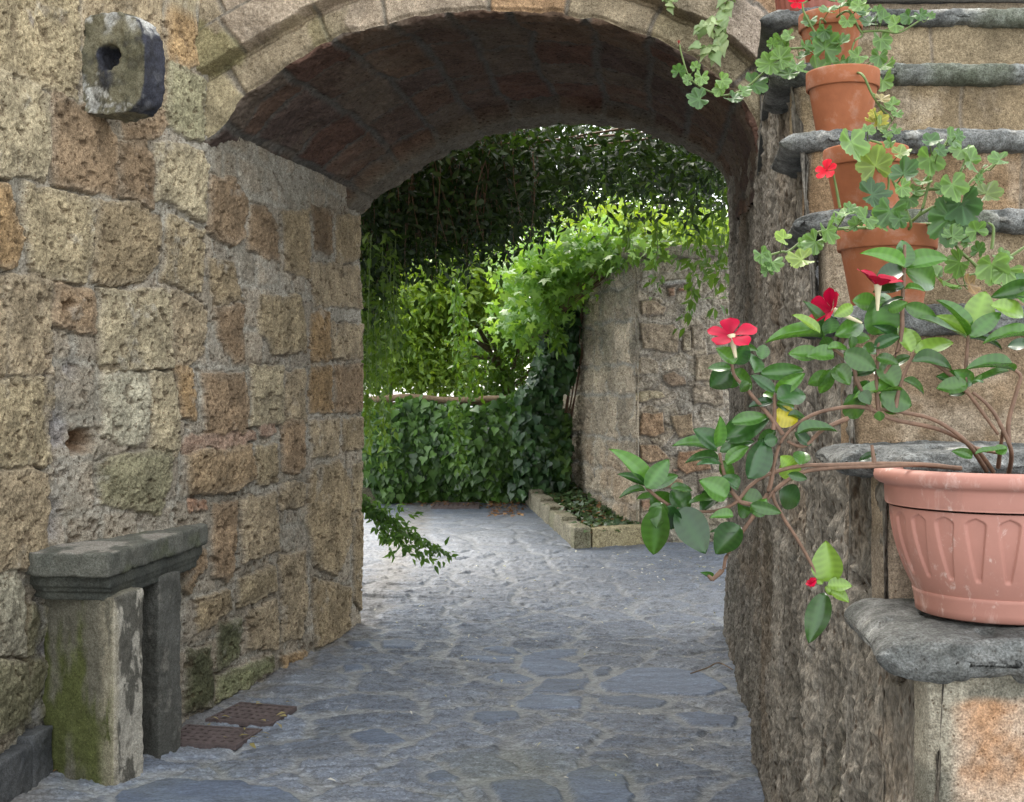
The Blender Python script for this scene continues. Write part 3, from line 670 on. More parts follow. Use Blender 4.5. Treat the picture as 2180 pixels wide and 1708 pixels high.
def remesh(me, name, mat, parent, voxel, amp, sc, colf=None, seed=0):
    import bmesh
    bm = bmesh.new(); bm.from_mesh(me); bmesh.ops.recalc_face_normals(bm, faces=bm.faces); bm.to_mesh(me); bm.free()
    o = bpy.data.objects.new('tmp', me); COL.objects.link(o)
    m = o.modifiers.new('r', 'REMESH'); m.mode = 'VOXEL'; m.voxel_size = voxel; m.use_smooth_shade = True
    s = o.modifiers.new('s', 'SMOOTH'); s.iterations = 3; s.factor = .5
    ev = o.evaluated_get(bpy.context.evaluated_depsgraph_get()); m2 = bpy.data.meshes.new_from_object(ev)
    bpy.data.objects.remove(o); n = len(m2.vertices)
    co = np.empty(n * 3, np.float32); m2.vertices.foreach_get('co', co); co = co.reshape(-1, 3).astype(float)
    no = np.array([v.normal[:] for v in m2.vertices]) if n < 400000 else 0
    d = fbm(co[:, 0] * 1., co[:, 1], co[:, 2], sc, 5, 700 + seed, .6) * amp + fbm(co[:, 0], co[:, 1], co[:, 2], sc * 5, 3, 710 + seed) * amp * .35
    co2 = co + no * d[:, None]; m2.vertices.foreach_set('co', co2.astype(np.float32).ravel())
    if colf is not None:
        a = m2.color_attributes.new('col', 'FLOAT_COLOR', 'POINT'); c = np.ones((n, 4), np.float32); c[:, :3] = colf(co, no); a.data.foreach_set('color', c.ravel())
    m2.polygons.foreach_set('use_smooth', np.ones(len(m2.polygons), bool)); m2.materials.clear(); m2.update()
    return link_mesh(name, m2, mat, parent)
def f3(co, sc, oc, seed, g=.6): return fbm(co[:, 0], co[:, 1], co[:, 2], sc, oc, seed, g)

# bench
bench = empty('stone_bench', (-1.6, 5.2, 0), 'grey stone bench slab on two upright stone legs against the left wall', 'bench')
def offs(poly, d):       # inset a convex polygon (counterclockwise)
    n = len(poly); r = []
    cx = sum(p[0] for p in poly) / n; cy = sum(p[1] for p in poly) / n
    for p in poly:
        L = math.hypot(p[0] - cx, p[1] - cy); r.append((cx + (p[0] - cx) * (1 - d / L * 1.25), cy + (p[1] - cy) * (1 - d / L * 1.25)))
    return r
slab = [(-1.845, 4.875), (-1.536, 4.835), (-1.425, 5.95), (-1.50, 6.05), (-1.75, 5.72), (-2.02, 5.0)]
def c_slab(co, no):
    c = mixc(C(.12, .125, .105), C(.21, .21, .175), np.clip(.5 + .6 * f3(co, 9, 5, 1), 0, 1))
    li = ss(.1, .45, f3(co, 6, 5, 2) + .25) * ss(.5, .9, no[:, 2]); c = mixc(c, C(.42, .39, .34), li * .75)
    return mixc(c, C(.14, .16, .08), ss(.2, .6, f3(co, 5, 3, 3)) * .5)
prism([(slab, .80, .894)], 'slab', M_bench, bench, .009, .006, 10, c_slab)
def c_mold(co, no): return mixc(C(.075, .08, .07), C(.14, .145, .12), np.clip(.5 + .6 * f3(co, 9, 5, 4), 0, 1))
s1, s2, s3 = offs(slab, .035), offs(slab, .02), offs(slab, .065)
prism([(s1, .755, .81), (offs(slab, .05), .735, .76), (s3, .70, .74)], 'moulding', M_bench, bench, .007, .003, 14, c_mold, seed=2)
def c_leg(co, no):
    c = mixc(C(.17, .16, .12), C(.25, .235, .18), np.clip(.5 + .6 * f3(co, 7, 5, 5), 0, 1))
    c = mixc(c, C(.11, .13, .03), ss(-.05, .5, f3(co * [1, 1, .35], 7, 5, 6) + .35 * ss(.5, .2, co[:, 2])) * ss(-.3, -.8, no[:, 1]) * .85)
    side = ss(.3, .8, no[:, 0])
    q = f3(co * [1, 1, .4], 16, 5, 7, .7) + .35 * ss(.5, .1, co[:, 2]) + .25 * ss(4.98, 5.08, co[:, 1])
    c = mixc(c, C(.14, .135, .115), side * .8)
    c = mixc(c, C(.52, .49, .41), side * ss(.12, .3, q)); c = mixc(c, C(.50, .45, .33), ss(.035, .0, np.abs(co[:, 1] - 4.9)) * ss(-.2, .3, q) * .7)
    return c
prism([([(-1.535, 4.89), (-1.48, 5.10), (-1.80, 5.24), (-1.87, 5.05)], -.15, .72)], 'leg', M_bench, bench, .008, .009, 7, c_leg, seed=3)
def c_leg2(co, no):
    c = mixc(C(.10, .10, .085), C(.17, .17, .15), np.clip(.5 + .6 * f3(co, 9, 5, 8), 0, 1))
    return mixc(c, C(.34, .32, .27), ss(.35, .7, f3(co, 13, 4, 9)) * .5)
prism([([(-1.50, 5.40), (-1.462, 5.60), (-1.72, 5.74), (-1.78, 5.52)], -.2, .72)], 'leg', M_bench, bench, .008, .008, 8, c_leg2, seed=4)

# pierced stone bracket high on the left wall
tdir = C(.367, .93, 0); tdir /= np.linalg.norm(tdir); ndir = C(tdir[1], -tdir[0], 0)
W0 = C(-1.775, 5.27, 0)
outl = [(-.12, 2.68), (-.12, 3.05), (.0, 3.06), (.09, 3.07), (.20, 3.065), (.27, 3.035), (.31, 2.97), (.32, 2.88), (.32, 2.77), (.295, 2.69), (.25, 2.655), (.15, 2.645), (.07, 2.65), (.0, 2.665)]
hole = [(.135 + (.062 * math.cos(a)), 2.885 + .058 * math.sin(a)) for a in lin(0, 2 * math.pi, 15)[:-1]]
nO = len(outl); V_ = []; F_ = []
hs_ = [hole[int(round(((math.atan2(p[1] - 2.885, p[0] - .135)) % (2 * math.pi)) / (2 * math.pi) * 14)) % 14] for p in outl]
for th in (-.02, .12):
    for L_ in (outl, hs_):
        for p, z in L_:
            q = W0 + ndir * p + tdir * th; V_.append((q[0], q[1], z))
for i in range(nO):
    j = (i + 1) % nO; a, b, c, d = 0, nO, 2 * nO, 3 * nO
    F_ += [(a + i, a + j, b + j, b + i), (c + i, d + i, d + j, c + j), (a + i, c + i, c + j, a + j), (b + i, b + j, d + j, d + i)]
me = bpy.data.meshes.new('tmp'); me.from_pydata(V_, [], F_); me.update()
def c_ring(co, no):
    c = mixc(C(.13, .125, .08), C(.27, .25, .17), np.clip(.5 + .7 * f3(co, 9, 5, 11), 0, 1))
    c = mixc(c, C(.045, .047, .06), ss(-.1, .35, no @ ndir + .5 * f3(co, 9, 4, 12) - .25))
    c = mixc(c, C(.60, .60, .56), np.maximum(ss(.2, .4, f3(co, 15, 5, 13, .7)) * ss(2.86, 2.78, co[:, 2]) * ss(-.1, .5, -(no @ tdir)), ss(2.98, 3.04, co[:, 2] + .05 * f3(co, 12, 3, 14)) * ss(.0, .3, f3(co, 12, 4, 15) + .2)))
    return mixc(c, C(.03, .03, .03), ss(.1, .4, f3(co, 22, 4, 16)) * .4)
br = remesh(me, 'stone_bracket', M_bench, None, .008, .012, 9, c_ring, 6)
setp(br, 'dark lichened stone bracket with a round hole jutting from the left wall', 'bracket')

# kerb blocks at the foot of the left wall
def c_kerb(co, no): return mixc(C(.07, .075, .08), C(.15, .155, .155), np.clip(.5 + .6 * f3(co, 10, 5, 17), 0, 1))
k1 = prism([([(-1.99, 4.40), (-1.875, 4.40), (-1.832, 4.85), (-1.96, 4.85)], -.1, .165)], 'kerb_block', M_bench, None, .007, .006, 10, c_kerb, seed=8)
k2 = prism([([(-1.96, 4.862), (-1.835, 4.862), (-1.815, 5.02), (-1.94, 5.03)], -.1, .19)], 'kerb_block', M_bench, None, .007, .006, 10, c_kerb, seed=9)
setp(k1, 'grey kerb block at the bottom left edge of the photo, cut off by the frame', 'kerb block', 'kerb blocks at the foot of the left wall')
setp(k2, 'short dark kerb block right against the front leg of the bench', 'kerb block', 'kerb blocks at the foot of the left wall')

# drain grates
import bmesh as _bm
def grate(c4, nu_, nv_, label, hfrac=.0):
    P = [G(*p) for p in c4]; cen = sum(P, Vector()) / 4
    t = empty('drain_grate', cen, label, 'drain grate', 'drain grates in the paving')
    def q(u, v, dz): p = P[0].lerp(P[1], u).lerp(P[3].lerp(P[2], u), v); return (p.x, p.y, p.z + dz)
    def bars(name, rects, z0, z1):
        V_, F_ = [], []
        for (a, b, c, d) in rects:
            i = len(V_)
            for zz in (z0, z1): V_ += [q(a, b, zz), q(c, b, zz), q(c, d, zz), q(a, d, zz)]
            F_ += [(i + 4, i + 5, i + 6, i + 7)] + [(i + k, i + (k + 1) % 4, i + 4 + (k + 1) % 4, i + 4 + k) for k in range(4)]
        mesh_np(name, V_, F_, M_iron, t, None, False)
    bars('frame', [(0, 0, 1, .05), (0, .95, 1, 1), (0, .05, .035, .95), (.965, .05, 1, .95)], -.005, .016)
    R_ = []
    for i in range(nu_):
        u = .035 + .93 * (i + .5) / nu_; R_.append((u - .03, .05, u + .03, .95))
    bars('slat', R_, .0, .012)
    R_ = [( .035, .05 + .9 * (j + .5) / nv_ - .045, .965, .05 + .9 * (j + .5) / nv_ + .045) for j in range(nv_)]
    bars('crossbar', R_, .0, .0135)
    a = [q(0, 0, .001), q(1, 0, .001), q(1, 1, .001), q(0, 1, .001)]
    mesh_np('pit', a, [(0, 1, 2, 3)], M_pit_shade, t, None, False)  # flat dark sheet just above the paving paints the shade below the bars
    return t
grate([(398, 1549), (559, 1559), (502, 1595), (345, 1588)], 8, 5, 'rusty square iron drain grate nearest the second bench leg')
grate([(511, 1501), (632, 1511), (577, 1549), (437, 1538)], 8, 5, 'rusty iron drain grate farther from the bench leg, nearer the wall foot')
grate([(925, 1073), (1022, 1073), (1020, 1083), (918, 1083)], 9, 3, 'small drain grate in front of the ivy covered fence')

# ---------------------------------------------------------------- far garden wall, raised bed, kerbs
E0 = G(1357, 1150); E1 = G(1200, 1046)
gw = empty('garden_wall', E0, 'rubble stone garden wall with a leaning corner beyond the arch, right of the ivy', 'wall')
d4 = lambda p: (1192.2 + .409 * p[0], 511 + .409 * p[1])
topz = H - (545 - HY) * E0.y / F
fu = lin(0, 1.6, 420); fz = lin(-.15, topz - float(gz(0, 11.4)) + .0, 560)
a, b = np.meshgrid(fu, fz, indexing='ij'); z_b = float(gz(1, 11.4))
lean = .035
def far_pt(px, py): return ((px - CX) * E0.y / F - E0.x, H - (py - HY) * E0.y / F - z_b)
uu = a + fbm(a, b, 0, 7, 3, 801) * .015; vv = b + fbm(a, b, 3, 7, 3, 802) * .015
e_, c_ = worley(uu / .20, vv / .15, 31, .9); e_ = e_ * .17
jj = ss(.004, .022, e_)
pf = np.array([C(.50, .41, .29), C(.46, .40, .31), C(.52, .45, .34), C(.45, .38, .29), C(.48, .44, .37)])
cc = mixc(C(.50, .45, .375) + 0 * a[..., None], pf[(c_ * 4.99).astype(int)], jj * .6)
cc = cc * (1 + .3 * fbm(a, b, 5, 16, 5, 805))[..., None]
hh = jj * .008 + fbm(a, b, 0, 9, 5, 803, .6) * .022 + fbm(a, b, 0, 40, 3, 806) * .006
crk = ss(.012, .0, e_ ) * ss(-.2, .3, fbm(a, b, 0, 4, 3, 804)); cc = mixc(cc, C(.14, .12, .10), crk * .4); hh -= crk * .005
FS = [(C(.44, .33, .21), [(430, 320), (490, 310), (565, 340), (550, 385), (440, 395)]), (C(.40, .31, .20), [(430, 430), (600, 435), (628, 470), (620, 588), (440, 575)]),
      (C(.46, .38, .25), [(640, 480), (690, 470), (690, 578), (642, 580)]), (C(.34, .24, .15), [(545, 705), (600, 682), (668, 712), (678, 758), (600, 765), (548, 742)]),
      (C(.42, .33, .21), [(712, 600), (850, 588), (860, 722), (722, 730)]), (C(.60, .49, .29), [(395, 792), (540, 780), (565, 812), (430, 850), (392, 840)]),
      (C(.46, .29, .15), [(422, 902), (538, 890), (555, 1000), (500, 1030), (420, 1020)]), (C(.38, .27, .15), [(582, 912), (698, 900), (715, 1010), (620, 1030)]),
      (C(.47, .31, .17), [(418, 1067), (518, 1070), (578, 1140), (480, 1165), (420, 1150)]), (C(.42, .24, .12), [(622, 1102), (788, 1090), (800, 1200), (660, 1222), (615, 1190)]),
      (C(.40, .32, .22), [(692, 780), (722, 750), (860, 760), (860, 855), (702, 860)]), (C(.48, .21, .12), [(622, 245), (700, 240), (700, 262), (625, 266)]),
      (C(.40, .24, .14), [(570, 240), (610, 240), (610, 290), (575, 290)]), (C(.42, .34, .24), [(692, 450), (760, 440), (762, 560), (702, 562)]),
      (C(.44, .28, .15), [(510, 1240), (640, 1242), (662, 1288), (540, 1300)]), (C(.42, .34, .23), [(722, 1222), (860, 1210), (860, 1312), (730, 1300)]),
      (C(.43, .26, .15), [(420, 1350), (500, 1340), (500, 1400), (425, 1410)]), (C(.48, .46, .40), [(545, 210), (700, 200), (690, 232), (545, 235)]),
      (C(.5, .26, .18), [(590, 1195), (625, 1198), (620, 1212), (590, 1212)])]
for k, (c0, pl) in enumerate(FS):
    P = np.array([far_pt(*d4(p)) for p in pl]); d = sdf_poly(uu, vv, P); m_ = ss(-.003, .016, d); rm = ss(-.02, -.004, d) * (1 - m_)
    cc = mixc(cc, C(.13, .11, .09), rm * .5)
    cc = mixc(cc, (c0 * .85 + c0.mean() * .25) * (1 + .3 * fbm(a, b, k, 22, 4, 810 + k))[..., None], m_)
    hh = hh * (1 - m_ * .8) + m_ * (.035 + .012 * fbm(a, b, k, 20, 4, 830 + k)) * (1.6 if k == 3 else 1)
plinth = ss(.30, .27, b); hh += plinth * .05; cc = mixc(cc, C(.36, .34, .24), plinth * .4)
dirf = C(1.0, .02, 0)
hh = hh * (.25 + .75 * ss(0, .06, a))
P = sstack(E0.x + a - .012, E0.y - hh + lean * b, z_b + b)
grid('front_face', P, M_far, gw, cc)
dv = C(E1.x - E0.x, E1.y - E0.y, 0); Ls = np.linalg.norm(dv) + 1.2; dv /= np.linalg.norm(dv); nv_ = C(dv[1], -dv[0], 0); nv_ = -nv_ if nv_[0] > 0 else nv_
su = lin(0, Ls, 420); sz = lin(-.15, topz - z_b, 420); a, b = np.meshgrid(su, sz, indexing='ij')
uu = a + fbm(a, b, 0, 3, 3, 851) * .05; vv = b + fbm(a, b, 3, 4, 3, 852) * .03
e_, c_ = courses(uu, vv, .34, .55, 23); jj = ss(.0, .04, e_)
cc = mixc(C(.38, .36, .31) + 0 * a[..., None], C(.46, .39, .29) * (.75 + .5 * c_[..., None]), jj)
cc = cc * (1 + .25 * fbm(a, b, 0, 7, 5, 853))[..., None]
cc = mixc(cc, C(.42, .30, .19), ss(.1, .6, fbm(a, b, 0, 2, 3, 854)) * ss(1.6, .3, b) * .5)
cc = mixc(cc, C(.23, .24, .18), ss(.0, .7, fbm(a, b, 4, 2.4, 4, 855)) * ss(1.2, 2.2, b) * .5)
hh = jj * .015 + fbm(a, b, 0, 7, 5, 856, .65) * .045 + fbm(a, b, 0, 30, 3, 857) * .008
cc = mixc(cc, C(.50, .44, .34), ss(0, .6, fbm(a, b, 7, 6, 5, 858, .7)) * .6); cc = mixc(cc, C(.2, .18, .14), ss(.2, .6, fbm(a, b, 9, 7, 5, 859, .7)) * .5)
a2 = a - .05; hh = hh * ss(.0, .12, a) - .004
P = sstack(E0.x + dv[0] * a2 + nv_[0] * hh, E0.y + dv[1] * a2 + nv_[1] * hh + lean * b * ss(.3, .0, a) + lean * b * ss(0, .3, a), z_b + b)
grid('side_face', P, M_far, gw, cc)
cop = []
def c_cop(co, no): return mixc(C(.26, .23, .17), C(.42, .38, .30), np.clip(.5 + .7 * f3(co, 7, 5, 21), 0, 1))
e0 = C(E0.x, E0.y + lean * 2.6, 0)
pl = [tuple((e0 + nv_ * .10 - C(0, .08, 0))[:2]), (E0.x + 1.6, e0[1] - .09), (E0.x + 1.6, e0[1] + .5), (E0.x + .5, e0[1] + .5), tuple((e0 + dv * Ls + C(.45, 0, 0))[:2]), tuple((e0 + dv * Ls + nv_ * .06)[:2])]
prism([(pl, topz - .01, topz + .10)], 'coping', M_far, gw, .02, .015, 5, c_cop, seed=11)

K0 = G(1222, 1168); K1 = G(1110, 1063)
bed = empty('raised_bed', K0, 'low stone kerbed planting bed at the foot of the garden wall', 'planting bed')
kd = C(K1.x - K0.x, K1.y - K0.y, 0); kl = np.linalg.norm(kd); kd /= kl; kn = C(-kd[1], kd[0], 0); kn = kn if kn[0] > 0 else -kn
def c_kb(co, no):
    c = mixc(C(.22, .20, .145), C(.36, .33, .24), np.clip(.5 + .6 * f3(co, 6, 5, 31), 0, 1)); return mixc(c, C(.20, .20, .11), ss(.1, .6, f3(co, 3, 4, 32)) * .5)
nst = 5
for i in range(nst):
    p0 = C(*K0) + kd * (kl * i / nst + .004); p1 = C(*K0) + kd * (kl * (i + 1) / nst - .004)
    zz = float(gz(p0[0], p0[1]) + gz(p1[0], p1[1])) / 2
    if i == 0: p0 = C(*K0)
    pl = [tuple(p0[:2]), tuple(p1[:2]), tuple((p1 + kn * .15)[:2]), tuple((p0 + kn * .15)[:2])]
    prism([(pl, zz - .15, zz + .165)], 'kerb_stone', M_far, bed, .013, .006, 6, c_kb, seed=12 + i)
q0 = C(*K0) + kn * .155 - kd * .0; Ee = C(E0.x + .06, E0.y - .03, 0)
pl = [tuple(q0[:2]), (Ee[0] - .0, Ee[1] - .1), (Ee[0], Ee[1] + .06), tuple((q0 + kd * .15)[:2])]
prism([(pl, float(K0.z) - .15, float(K0.z) + .170)], 'kerb_stone', M_far, bed, .012, .006, 6, lambda co, no: mixc(C(.34, .29, .16), C(.46, .40, .25), np.clip(.5 + .6 * f3(co, 6, 5, 33), 0, 1)), seed=19)
# soil of the bed
n1_, n2_ = 60, 90; a, b = np.meshgrid(lin(0, 1, n1_), lin(-.02, 1.25, n2_), indexing='ij')
A0 = C(*K0) + kn * .1 + kd * .05; B0 = C(E0.x, E0.y, 0) + dv * .03
Pa = A0 + kd * kl * b[..., None]; Pb = B0 + nv_ * -.05 + dv * kl * b[..., None]
P = Pa * (1 - a[..., None]) + Pb * a[..., None]; P[..., 2] = gz(P[..., 0], P[..., 1]) + .12 + fbm(P[..., 0], P[..., 1], 0, 5, 4, 861) * .025
grid('soil', P, M_soil, bed)
bedP = P.reshape(-1, 3)
lk = G(826, 1070)
k3 = prism([([(lk.x, lk.y), (lk.x + .0, lk.y + .14), (lk.x - 1.6, lk.y - .55), (lk.x - 1.58, lk.y - .7)], lk.z - .15, lk.z + .17)], 'garden_kerb', M_far, None, .012, .006, 6, c_kb, seed=20)
setp(k3, 'short pale garden kerb ending beside the left arch jamb, in front of the ivy', 'kerb')

# ---------------------------------------------------------------- leaves
def leaf_oval(wd=.5, n=7, fold=.25, curl=.25, tipp=1.3, mid=1.25):
    """midrib + two edges; length 1 along +Y"""
    t = np.linspace(0, 1, n); wv = np.sin(np.pi * t ** .85) ** .75 * wd / 2; wv[0] = .0; wv[-1] = 0
    V_ = []; cm = []
    for i in range(n):
        z = -curl * t[i] ** 2
        for sgn in (-1, -.5, 0, .5, 1): V_.append((sgn * wv[i], t[i], z + abs(sgn) * fold * wv[i] + (0.02 * math.sin(9 * t[i]) * abs(sgn)))); cm.append(mid if sgn == 0 else (1.1 if i % 2 else .86) * (1.04 if sgn > 0 else .96))
    F_ = []
    for i in range(n - 1):
        for k in range(4): F_.append((i * 5 + k, i * 5 + k + 1, (i + 1) * 5 + k + 1, (i + 1) * 5 + k))
    return np.array(V_), np.array(F_), np.array(cm)
def leaf_simple(wd=.45, curl=.2, fold=.3):
    V_ = [(0, 0, 0), (-wd / 2, .38, fold * wd / 2), (0, .42, 0), (wd / 2, .38, fold * wd / 2), (-wd * .3, .75, fold * wd * .3 - curl * .5), (0, .78, -curl * .5), (wd * .3, .75, fold * wd * .3 - curl * .5), (0, 1.05, -curl)]
    F_ = [(0, 2, 1, 1), (0, 3, 2, 2), (1, 2, 5, 4), (2, 3, 6, 5), (4, 5, 7, 7), (5, 6, 7, 7)]
    T_ = []
    for f in F_:
        T_.append((f[0], f[1], f[2]));
        if f[3] != f[2]: T_.append((f[0], f[2], f[3]))
    return np.array(V_), np.array(T_), np.ones(8)
def leaf_ivy():
    rim = [(0, -.02), (-.28, -.12), (-.46, .12), (-.36, .38), (-.22, .52), (0, 1.0), (.22, .52), (.36, .38), (.46, .12), (.28, -.12)]
    V_ = [(0, .25, 0)] + [(x, y, .06 * abs(x) * 4 - .15 * max(y, 0) ** 2 - .02) for x, y in rim]
    T_ = [(0, i + 1, (i + 1) % 10 + 1) for i in range(10)]
    return np.array(V_), np.array(T_), np.array([1.25] + [1] * 10)
def leaf_ger(seed=0, lobes=7):
    rg = np.random.RandomState(seed); q = 8; n = lobes * q; V_ = [(0, 0, 0)]; cm = [1.3]; cup = rg.uniform(.05, .28); lj = rg.uniform(.88, 1.08, lobes + 1)
    R = []
    for i in range(n + 1):
        th = math.radians(-155 + 310 * i / n); ph = (i % q) / q; s_ = math.sin(math.pi * ph)
        R.append((th, (.76 + .24 * s_ ** .8 * lj[i // q] + (.035 if i % 2 else -.02)) * (.92 + .12 * math.cos(th)), ph))
    for fr_ in (.35, .72, 1):
        for th, r_, ph in R:
            r2 = r_ * fr_ if fr_ == 1 else (r_ * fr_ + .84 * (1 - fr_)) * fr_
            V_.append((.5 * r2 * math.sin(th), .5 * r2 * math.cos(th), cup * fr_ ** 2 * .5 + .06 * fr_ * math.sin(th * 3 + seed) + .035 * fr_ * math.cos(2 * math.pi * ph + math.pi) + (.02 * rg.uniform(-1, 1) if fr_ == 1 else 0)))
            vein = abs(ph - .5) < .07; cm.append((1.35 if vein else (.82 if fr_ < .9 else 1.12)))
    T_ = []; m = n + 1
    for i in range(n):
        T_.append((0, 1 + i, 2 + i))
        for b in (1, 1 + m): T_ += [(b + i, b + m + i, b + m + i + 1), (b + i, b + m + i + 1, b + i + 1)]
    return np.array(V_), np.array(T_), np.array(cm)
def leaf_maple():
    pts = []
    for k, (ang, r_) in enumerate([(-150, .35), (-115, .55), (-85, .38), (-60, .85), (-32, .45), (0, 1.0), (32, .45), (60, .85), (85, .38), (115, .55), (150, .35)]):
        pts.append((r_ * math.sin(math.radians(ang)) * .55, r_ * math.cos(math.radians(ang)) * .55, -.12 * r_ * r_))
    return np.array([(0, 0, 0)] + pts), np.array([(0, i + 1, i + 2) for i in range(10)]), np.array([1.2] + [1] * 11)
def nrm(a): return a / np.maximum(np.linalg.norm(a, axis=-1, keepdims=True), 1e-9)
def scatter(tpl, P, A, N, S_, col, W=1.):
    V_, F_, cm = tpl; P = np.asarray(P, float); n = len(P); A = nrm(np.asarray(A, float)); N = np.asarray(N, float)
    X = nrm(np.cross(A, N)); Z = np.cross(X, A); S_ = np.broadcast_to(S_, (n,))[:, None, None]; W = np.broadcast_to(W, (n,))[:, None, None]
    out = P[:, None] + S_ * (V_[None, :, 0:1] * X[:, None] * W + V_[None, :, 1:2] * A[:, None] + V_[None, :, 2:3] * Z[:, None])
    f = (F_[None] + (np.arange(n) * len(V_))[:, None, None]).reshape(-1, F_.shape[1])
    c = np.broadcast_to(col, (n, 3))[:, None] * cm[None, :, None]
    return out.reshape(-1, 3), f, c.reshape(-1, 3)
def leaves(name, parts, mat, parent, smooth=True):
    vs, fs, cs = [], [], []; b = 0
    for v_, f_, c_ in parts:
        if f_.shape[1] == 4: f_ = np.concatenate([f_[:, [0, 1, 2]], f_[:, [0, 2, 3]]])
        vs.append(v_); fs.append(f_ + b); cs.append(c_); b += len(v_)
    return mesh_np(name, np.concatenate(vs), np.concatenate(fs), mat, parent, np.concatenate(cs), smooth)
def tubes(name, lines, mat, parent, sides=5):
    """lines: list of (points, r0, r1)"""
    vs, fs = [], []; b = 0
    for pts, r0, r1 in lines:
        p = np.array([list(q) for q in pts], float); n = len(p); tg = nrm(np.gradient(p, axis=0)); ref = np.where(np.abs(tg[:, 2:3]) > .9, C(1, 0, 0), C(0, 0, 1))
        x = nrm(np.cross(tg, ref)); y = np.cross(tg, x); r_ = np.linspace(r0, r1, n)[:, None, None]
        a = np.linspace(0, 2 * math.pi, sides + 1)[:-1]
        ring = p[:, None] + r_ * (np.cos(a)[None, :, None] * x[:, None] + np.sin(a)[None, :, None] * y[:, None])
        vs.append(ring.reshape(-1, 3)); I = np.arange(n * sides).reshape(n, sides) + b; J = np.roll(I, -1, 1)
        fs.append(np.stack([I[:-1], J[:-1], J[1:], I[1:]], -1).reshape(-1, 4)); b += n * sides
    return mesh_np(name, np.concatenate(vs), np.concatenate(fs), mat, parent)
def smooth_line(pts, n=14):
    P = np.array([list(p) for p in pts], float)
    if len(P) < 3: return P
    s = np.linspace(0, len(P) - 1, n * (len(P) - 1)); out = []
    for q in s:
        i = min(int(q), len(P) - 2); t = q - i; p0 = P[max(i - 1, 0)]; p1 = P[i]; p2 = P[i + 1]; p3 = P[min(i + 2, len(P) - 1)]
        out.append(.5 * ((2 * p1) + (-p0 + p2) * t + (2 * p0 - 5 * p1 + 4 * p2 - p3) * t * t + (-p0 + 3 * p1 - 3 * p2 + p3) * t ** 3))
    return np.array(out)
RG = np.random.RandomState(12)
def rnd_dirs(n, up=0., cam_=0.):
    v = RG.normal(size=(n, 3)); v = nrm(v); v[:, 2] += up; v[:, 1] -= cam_; return nrm(v)
T_small, T_ivy, T_map = leaf_simple(), leaf_ivy(), leaf_maple()
def greens(n, a, b, pw=1.): 
    t = RG.uniform(0, 1, n)[:, None] ** pw; return np.array(a) * (1 - t) + np.array(b) * t
def ppos(px, py, Y): return np.stack([(px - CX) * Y / F, Y, H - (py - HY) * Y / F], -1)

# canopy of hanging vine over the courtyard, just beyond the arch
vine = empty('vine_canopy', (.2, 9.5, 0), 'dark leafy vine canopy hanging in strands just beyond the arch', 'climbing vine')
prof_x = [740, 785, 830, 900, 1000, 1100, 1190, 1240, 1300, 1380, 1440, 1500, 1560, 1640]
prof_y = [760, 650, 585, 560, 545, 520, 475, 440, 430, 440, 450, 430, 420, 430]
strands, LP, LA, LN, LS_, LC = [], [], [], [], [], []
for i in range(1250):
    px = RG.uniform(700, 1640) if i % 3 else RG.uniform(700, 1150); Y = RG.uniform(8.7, 11.6)
    yb = np.interp(px, prof_x, prof_y) + RG.normal(0, 28) - abs(RG.normal(0, 55)) - (Y - 8.7) * 6
    ztop = 3.15 + .5 * RG.uniform(0, 1) + (Y - 9) * .12
    if px > 1080 and RG.uniform() < .15: continue
    z0 = H - (yb - HY) * Y / F; x = (px - CX) * Y / F
    if z0 > ztop - .1: z0 = ztop - .1
    n = max(3, int((ztop - z0) / .045)); zz = np.linspace(ztop, z0, n); sw = .12 * np.sin(np.linspace(0, 3, n) + i) * RG.uniform(.2, 1)
    L_ = np.stack([x + sw, Y + .05 * np.cos(zz * 5 + i), zz], -1)
    if i % 3 == 0: strands.append((L_, .004, .0015))
    for k in range(2):
        LP.append(L_ + RG.normal(0, .07, L_.shape)); a_ = RG.normal(0, 1, L_.shape); a_[:, 2] -= .35; LA.append(a_)
        b_ = RG.normal(0, .6, L_.shape); b_[:, 1] -= .6; b_[:, 2] += .5; LN.append(b_); LS_.append(RG.uniform(.045, .095, n)); LC.append(greens(n, (.010, .026, .006), (.035, .075, .010), 1.6))
LP, LA, LN, LS_, LC = [np.concatenate(q) for q in (LP, LA, LN, LS_, LC)]
leaves('leaves', [scatter(T_small, LP, LA, LN, LS_, LC, .95)], M_can, vine)
# top mat of the pergola
n = 24000; X_ = RG.uniform(-3.4, 3.4, n); Y_ = RG.uniform(8.45, 12.2, n); keep = fbm(X_, Y_, 0, 4.5, 3, 900) > -.55 + .62 * ss(-.8, .5, X_) - .2 * ss(.8, 1.4, X_); X_, Y_ = X_[keep], Y_[keep]; n = len(X_)
Pm = np.stack([X_, Y_, 3.35 + (Y_ - 9) * .10 + RG.uniform(-.25, .25, n) - .05 * X_], -1)
leaves('top_leaves', [scatter(T_small, Pm, rnd_dirs(n), rnd_dirs(n, 1.2), RG.uniform(.05, .09, n), greens(n, (.014, .034, .007), (.04, .085, .012)), 1.1)], M_can, vine)
tubes('stems', strands + [(smooth_line([(RG.uniform(-3, 3), 8.5, 3.4), (RG.uniform(-2, 2), 10, 3.35), (RG.uniform(-3, 3), 12, 3.9)]), .010, .006) for _ in range(5)], M_stem, vine, 4)
per = empty('pergola', (0, 10, 0), 'thin timber pergola rods carrying the vine above the lane', 'pergola')
for x in (-2.6, -1.3, 0, 1.3, 2.6): tubes('rafter', [([(x, 8.4, 3.95), (x, 12.4, 4.2)], .03, .03)], M_wood, per, 6)
for y, z in ((8.6, 3.9), (12.2, 4.12)): tubes('beam', [([(-3.4, y, z), (3.4, y, z)], .035, .035)], M_wood, per, 6)
